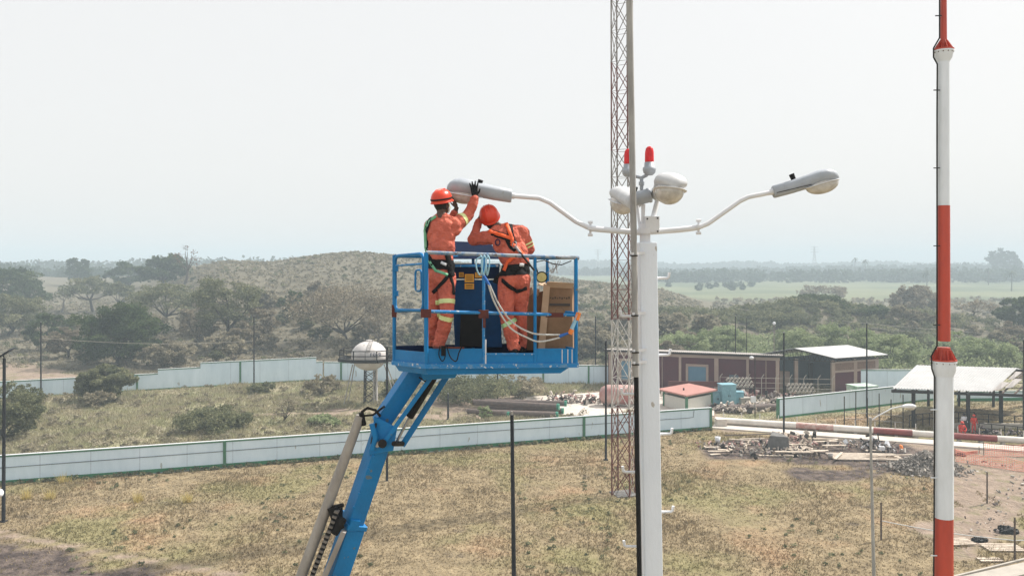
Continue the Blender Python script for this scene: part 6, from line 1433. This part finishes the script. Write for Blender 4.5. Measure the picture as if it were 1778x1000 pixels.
def rack(px, base, label, z=1.0):
    p = G(px, base); t_ = thing('bottle_rack', label, 'rack', (p.x, p.y, 0), 'grey racks of parts'); f = MB()
    for i in range(7):
        for j in range(3): a_ = p + Vector((-1.5 + i * .42, j * .5, z + j * .32)); f.tube([a_, a_ + Vector((.25, -.1, .32))], .12, 'concrete', 8)
    f.obj('cylinders', t_); g_ = MB(); g_.beam(p + Vector((-1.7, -.1, z - .1)), p + Vector((1.5, -.1, z - .1)), .1, .12, 'darksteel'); g_.beam(p + Vector((-1.7, 1.2, z + .6)), p + Vector((1.5, 1.2, z + .6)), .1, .12, 'darksteel')
    for sx in (-1.6, 1.4):
        for sy in (0, 1.2): g_.beam(p + Vector((sx, sy, 0)), p + Vector((sx, sy, z + sy * .5)), .1, .1, 'darksteel')
    g_.obj('frame', t_)
rack(1288, 697, 'rack of pale cylinders right of the blue cabinets', 1.6); rack(1395, 700, 'rack of pale cylinders in front of the open shed', 1.1)
pipe(G(1264, 715) + U * .4, G(1340, 713) + U * .4, .38, 'dark wide pipe lying beyond the gap between the walls', False, 'pipebrown', 'dark wide pipes')
pipe(G(1283, 716) + U * .4, G(1352, 712) + U * .4, .36, 'second dark wide pipe behind the first, beyond the gap between the walls', False, 'pipebrown', 'dark wide pipes')
o = MB(); o.box(G(1215, 692) + U * 1.7, (7.2, .2, .6), 'rust', -.06).box(G(1215, 692) + Vector((-2.5, 0, .8)), (.2, .2, 1.6), 'rust').box(G(1215, 692) + Vector((2.5, 0, .8)), (.2, .2, 1.6), 'rust'); tag(o.obj('steel_girder'), 'long rusty girder on stands in front of the maroon wall', 'girder')
# perimeter barbed wire posts by the buildings
bw = MB(); a_, b_ = G(1250, 690), G(1445, 694)
for i in range(9):
    q = lerp(a_, b_, i / 8); bw.tube([q, q + U * 2.4, q + Vector((.3, 0, 2.8))], .045, 'concrete', 6)
for z in (1.2, 1.8, 2.35): bw.tube([a_ + U * z, b_ + U * z], .02, 'concrete', 4)
tag(bw.obj('wire_fence'), 'wire fence with angled post tops in front of the maroon building', 'fence')
bw = MB(); a_, b_ = G(1466, 740), G(1568, 748)
for i in range(6):
    q = lerp(a_, b_, i / 5); bw.tube([q, q + U * (3.4 if i % 2 else 2.9)], .05, 'darksteel', 6)
for z in (.8, 1.4): bw.tube([a_ + U * z, b_ + U * z], .03, 'boomgrey', 5)
tag(bw.obj('rebar_fence'), 'thin upright bars and rails in front of the long white shed wall', 'fence')
# pipeline on the concrete channel
ch = MB(); a_, b_ = G(1238, 741), G(1800, 783); ch.beam(a_ + U * .05, b_ + U * .05, 1.9, .16, 'paleconcrete'); o = ch.obj('concrete_path'); o['kind'] = 'structure'
a_, b_ = G(1240, 737.5) + U * .45, G(1800, 775) + U * .45; t_ = thing('pipeline', 'long pipeline painted in white and red lengths beside the path', 'pipeline', tuple((a_ + b_) / 2))
def pp(px): k = (px - CX) / FPX; q = (k * a_.y - a_.x) / ((b_.x - a_.x) - k * (b_.y - a_.y)); return lerp(a_, b_, q)
for x0, x1, m in ((1241, 1262, 'pipewhite'), (1262, 1317, 'pipewhite'), (1317, 1382, 'pipewhite'), (1382, 1447, 'pipepale'), (1447, 1516, 'pipewhite'), (1516, 1584, 'pipered'), (1584, 1652, 'pipewhite'), (1652, 1731, 'pipered'), (1731, 1800, 'pipewhite')):
    MB().tube([pp(x0), pp(x1)], .29, m, 18, smooth=True).obj('pipe_length', t_)
d_ = (b_ - a_).normalized(); sdv = Vector((-d_.y, d_.x, 0))
MB().tube([pp(1241) + sdv * .75 - U * .1, pp(1590) + sdv * .75 - U * .1], .3, 'pipewhite', 14).obj('pipe_length', t_)
for i in range(16):
    q = lerp(a_, b_, (i + .5) / 16); MB().box(q - U * .42, (.25, .7, .3), 'concrete', math.atan2(d_.y, d_.x)).obj('support', t_)
    MB().tube([q + sdv * .5, q + sdv * .7 + U * .75], .035, 'pipewhite', 6).obj('bracket', t_)
o = MB(); c_ = G(1252, 741); o.box(c_ + U * .4, (1.0, .8, .8), 'paleconcrete'); tag(o.obj('concrete_block', bevel=.04), 'small white concrete block at the end of the near wall', 'concrete block')
o = MB(); c_ = G(1351, 779); o.box8([c_ + Vector(v) for v in ((-.85, -.2, 0), (.9, -.3, 0), (.8, 1, 0), (-.75, 1, 0), (-.72, -.1, 1.15), (.82, -.2, 1.05), (.75, .9, 1.05), (-.2, .9, 1.35))], 'greyconcrete'); tag(o.obj('concrete_block', bevel=.05), 'broken grey concrete block at the foot of the dark lamp post', 'concrete block')
rn = random.Random(9)
def plank(px, py, L, rot, label, w_=.22, h_=.07, z=.06, m='plank', tilt=0):
    mb = MB(); c_ = G(px, py) + U * (z + L * abs(math.sin(tilt)) / 2); Rr = Matrix.Rotation(rot, 3, 'Z') @ Matrix.Rotation(tilt, 3, 'Y'); mb.box(c_, (L, w_, h_), m, M3=Rr); return tag(mb.obj('plank', bevel=.01), label, 'plank', 'planks on the debris ground')
for i in range(30):
    px = rn.choice([rn.gauss(1315, 30), rn.gauss(1405, 28), rn.gauss(1480, 45), rn.uniform(1240, 1560)]); py = rn.uniform(766, 793) if px < 1450 else rn.uniform(772, 800)
    plank(px, py, rn.uniform(.7, 3.2), rn.choice([rn.gauss(-.05, .18), rn.uniform(-1.2, 1.2)]), 'weathered pale plank lying among others on the dark debris ground', rn.uniform(.15, .32), z=.08 + .1 * (i % 4))
plank(1352, 792, 3.2, -.02, 'single bright white plank lying in front of the debris', .3); plank(1425, 763, 3.0, -.05, 'thin white plank behind the grey block'); 
plank(1300, 764, 4.4, .12, 'long dark timber on the debris ground left of the grey block', .14, m='wood', z=.5)
def board_stack(px, py, n, L, w_, label, rot=0, name='board_stack'):
    mb = MB(); c_ = G(px, py); Rz = Matrix.Rotation(rot, 3, 'Z')
    for i in range(n): mb.box(c_ + Rz @ Vector((0, (i - n / 2) * w_ * 1.6, .09)), (L, w_, .05), 'plank', rot)
    for k in (-.4, 0, .4): mb.box(c_ + Rz @ Vector((L * k, 0, .035)), (.1, n * w_ * 1.2, .06), 'wood', rot)
    return tag(mb.obj(name), label, 'boards')
board_stack(1500, 793, 6, 5.6, .24, 'wide flat stack of pale boards left of the slender street lamp', -.06)
board_stack(1662, 941, 5, 1.5, .14, 'small pallet of boards right beside the red and white mast', .1, 'pallet'); board_stack(1738, 951, 5, 2.0, .15, 'pallet of spaced boards near the wooden stake', -.02, 'pallet')
board_stack(1382, 778, 5, 2.2, .2, 'pale boards leaning near the middle of the debris', .3); board_stack(1716, 972, 2, 1.2, .2, 'two pale boards lying on the grass above the kerb', 0)
# stool
c_ = G(1418, 796); t_ = thing('work_stool', 'low wooden trestle stool standing on the debris ground', 'stool', tuple(c_)); MB().box(c_ + U * .62, (1.0, .4, .07), 'plank').obj('seat', t_, .01)
for sx in (-1, 1):
    for sy in (-1, 1): MB().beam(c_ + Vector((sx * .12, sy * .12, .58)), c_ + Vector((sx * .3, sy * .16, 0)), .06, .06, 'wood').obj('leg', t_)
# bucket and post pieces
c_ = G(1442, 796); t_ = thing('bucket', 'grey metal bucket right of the trestle stool', 'bucket', tuple(c_)); MB().lathe([(.001, 0), (.16, 0), (.2, .4), (.185, .4), (.15, .02), (.001, .02)], 'boomgrey', c_).obj('pail', t_); MB().tube([c_ + Vector((-.2, 0, .38)), c_ + Vector((0, 0, .55)), c_ + Vector((.2, 0, .38))], .012, 'steel', 5).obj('handle', t_)
c_ = G(1246, 769); t_ = thing('bucket', 'white plastic bucket left of the long dark timber', 'bucket', tuple(c_)); MB().lathe([(.001, 0), (.2, 0), (.25, .55), (.23, .55), (.19, .02), (.001, .02)], 'whitepaint', c_).obj('pail', t_); MB().tube([c_ + Vector((-.25, 0, .5)), c_ + Vector((0, 0, .68)), c_ + Vector((.25, 0, .5))], .012, 'steel', 5).obj('handle', t_)
o = MB(); c_ = G(1564, 779); o.lathe([(.001, 0), (.22, 0), (.2, .08), (.14, .3), (.05, .36), (.001, .36)], 'orangebright', c_); tag(o.obj('orange_cone'), 'small orange marker on the soil behind the rubble pile', 'cone')
# machine / scrap by the street lamp
scrapheap([G(1500, 778), G(1548, 786)], 80, .8, 'dark heap of broken machine parts behind the board stack', 7, .5, mats_=('darksteel', 'rock', 'whitepaint', 'darksteel', 'scrapmix'))
scrapheap([G(1268, 786), G(1330, 790), G(1420, 786)], 120, .25, 'small dark litter spread over the burnt looking soil', 8, .35, mats_=('darksteel', 'rock', 'scrapmix', 'plank'))
scrapheap([G(1225, 778), G(1300, 772), G(1470, 776), G(1560, 784)], 260, .12, 'thin scatter of chips, bricks and wood over the dark soil', 15, .32, mats_=('darksteel', 'rock', 'plank', 'pinktank', 'paleconcrete'))
scrapheap([G(1640, 800), G(1780, 812), G(1740, 880), G(1690, 930)], 80, .04, 'small stones and scraps scattered over the sandy ground', 16, .2, mats_=('rock', 'scrapmix', 'concrete', 'paleconcrete'))
scrapheap([G(1360, 765), G(1410, 772)], 70, .7, 'broken crates and pale scrap right of the grey block', 12, .5, mats_=('plank', 'pinktank', 'darksteel', 'plank'))
# rubble pile
rb = MB(); rn = random.Random(4); c_ = G(1618, 822)
for i in range(1900):
    a_ = rn.uniform(0, 6.28); r = abs(rn.gauss(0, .5)) ; r = min(r, 1.4); hgt = max(0, 1.55 * (1 - r / 1.15)); q = c_ + Vector((math.cos(a_) * r * 3.1, math.sin(a_) * r * 2.2 + .8, hgt * rn.uniform(.35, 1)))
    s = rn.uniform(.05, .20); Rr = Quaternion((rn.gauss(0, 1), rn.gauss(0, 1), rn.gauss(0, 1), rn.gauss(0, 1))).normalized().to_matrix(); rb.box(q, (s * rn.uniform(.6, 1.6), s, s * rn.uniform(.5, 1)), 'rock' if rn.random() < .85 else 'concrete', M3=Rr)
rb.lathe([(2.3, -.05), (1.6, .35), (.9, .75), (.4, 1.0), (.01, 1.1)], 'rock', c_ + Vector((0, .9, 0)), 20); tag(rb.obj('rubble_pile'), 'pile of dark broken stones behind the red and white mast', 'rubble pile', kind='stuff')
# orange net fences: open mesh
def net(p0, p1, h_, label, sag=.1):
    mb = MB(); L = (p1 - p0).length; n = int(L / .16)
    for i in range(n + 1):
        q = lerp(p0, p1, i / n) + Vector((0, math.sin(i * .7) * .08, 0)); z = h_ * (1 - sag * abs(math.sin(i * .15)) * 2); mb.tube([q, q + U * z], .014, 'netorange', 3)
    for k in range(7):
        pts = []
        for i in range(0, n + 1, 2): pts.append(lerp(p0, p1, i / n) + Vector((0, math.sin(i * .7) * .08, h_ * k / 6 * (1 - sag * abs(math.sin(i * .15)) * 2))))
        mb.tube(pts, .018, 'netorange', 3)
    t_ = thing('safety_net', label, 'safety net', tuple(lerp(p0, p1, .5)), 'orange safety nets'); mb.obj('mesh', t_)
    for q in (p0, p1): MB().tube([q, q + U * (h_ + .1)], .03, 'wood', 6).obj('stake', t_)
net(G(1658, 800), G(1800, 822), .9, 'front orange safety net sagging on the sandy ground'); net(G(1708, 790), G(1800, 792), 1.0, 'rear orange safety net near the pipeline'); net(G(1605, 802), G(1624, 800), .7, 'short piece of orange net left of the mast'); net(G(1655, 790), G(1700, 787), .5, 'low orange net strip right behind the mast', .3)
# stakes with tape
for (x_, yb, yt, lb) in ((1530, 937, 872, 'thin wooden stake right of the slender street lamp holding the tape'), (1714, 873, 819, 'wooden stake standing in the sandy patch'), (1762, 972, 898, 'wooden stake by the kerb holding the right end of the tape')):
    q = G(x_, yb); z = CAMH - (yt - HY) * q.y / FPX; o = MB(); o.tube([q - U * .1, q + U * z], [.055, .045], 'wood', 7); tag(o.obj('wooden_stake'), lb, 'stake')
q0 = G(1530, 937) + U * 1.1; q1 = G(1762, 972) + U * 1.05; o = MB(); pts = [lerp(q0, q1, i / 16) - U * .12 * math.sin(math.pi * i / 16) for i in range(17)] + [q1 + Vector((2.2, -.1, .1))]
for i in range(len(pts) - 1): o.beam(pts[i], pts[i + 1], .01, .07, 'tapecream')if False else o.tube([pts[i], pts[i + 1]], .028, 'cardedge2' if 'cardedge2' in M else 'rope', 5)
tag(o.obj('barrier_tape'), 'pale barrier tape stretched between two wooden stakes', 'tape')
# black plastic rags
for (x_, y_, s, lb) in ((1700, 938, .55, 'crumpled black bag on the grass between the pallets'), (1748, 922, .8, 'heap of black sheeting beside the right wooden stake'), (1668, 790, .5, 'dark rag on the sand behind the mast')):
    rs3 = np.random.RandomState(int(x_)); mb = MB(); mb.ell(G(x_, y_) + U * .06 * s, (s * .8, s * .5, s * .22), 'black', None, 22, 12); m_ = mb.mesh('plastic_sheet')
    for v in m_.vertices: v.co += Vector(rs3.normal(0, .09 * s, 3))
    tag(link('plastic_sheet', m_), lb, 'plastic sheet')
# kerb and pavement bottom right
pv = MB(); pv.poly([G(1655, 1003, .06), G(1810, 968, .06), G(1830, 985, .06), G(1700, 1030, .06)][::-1], 'concrete', .1); struct(pv.obj('pavement'))
kb = MB(); kb.beam(G(1640, 1006, .05), G(1800, 966, .05), .12, .16, 'concrete'); kb.beam(G(1720, 1012, .12), G(1830, 984, .12), .22, .2, 'concrete'); struct(kb.obj('kerb'))
# sunken tyre at left edge, low white drum
o = MB(); q = J(0, 855, 49.0); o.lathe([(.001, -.12), (.2, -.1), (.26, 0), (.2, .1), (.001, .12)], 'whitepaint', q, 20, Matrix.Rotation(R(70), 3, 'Y')); o.tube([q, Vector((q.x - .3, q.y, 0))], .05, 'darkpole', 6); tag(o.obj('road_reflector'), 'white round marker on a short post at the left edge', 'marker')
# power lines behind
for (p0, p1, z0, z1, lb, nm) in ((J(1278, 536, 170), J(1800, 585, 150), 0, 0, 'upper overhead wire crossing behind the mast', 1), (J(1278, 543, 170), J(1800, 592, 150), 0, 0, 'lower overhead wire crossing behind the mast', 2), (J(71, 587, 96), J(441, 592, 102), 0, 0, 'thin wire running between the two left lamp posts', 3)):
    o = MB(); o.tube([lerp(p0, p1, i / 10) - U * .5 * math.sin(math.pi * i / 10) for i in range(11)], .035 if nm < 3 else .02, 'concrete', 4); tag(o.obj('overhead_wire'), lb, 'wire', 'overhead wires')

# ------------------------------------------------------------------ haze
hm = bpy.data.materials.new('haze'); hm.use_nodes = True; t = hm.node_tree; t.nodes.clear()
oo = t.nodes.new('ShaderNodeOutputMaterial'); pv = t.nodes.new('ShaderNodeVolumePrincipled'); pv.inputs['Color'].default_value = (0.765, 0.905, 0.985, 1); pv.inputs['Density'].default_value = 0.00115; pv.inputs['Anisotropy'].default_value = 0.0
t.links.new(pv.outputs[0], oo.inputs['Volume']); M['haze'] = hm
hb = MB(); hb.box((0, 1300, 19), (5200, 3000, 42), 'haze'); o = hb.obj('haze'); tag(o, 'pale blue haze filling the air over the plain', 'haze', kind='stuff')
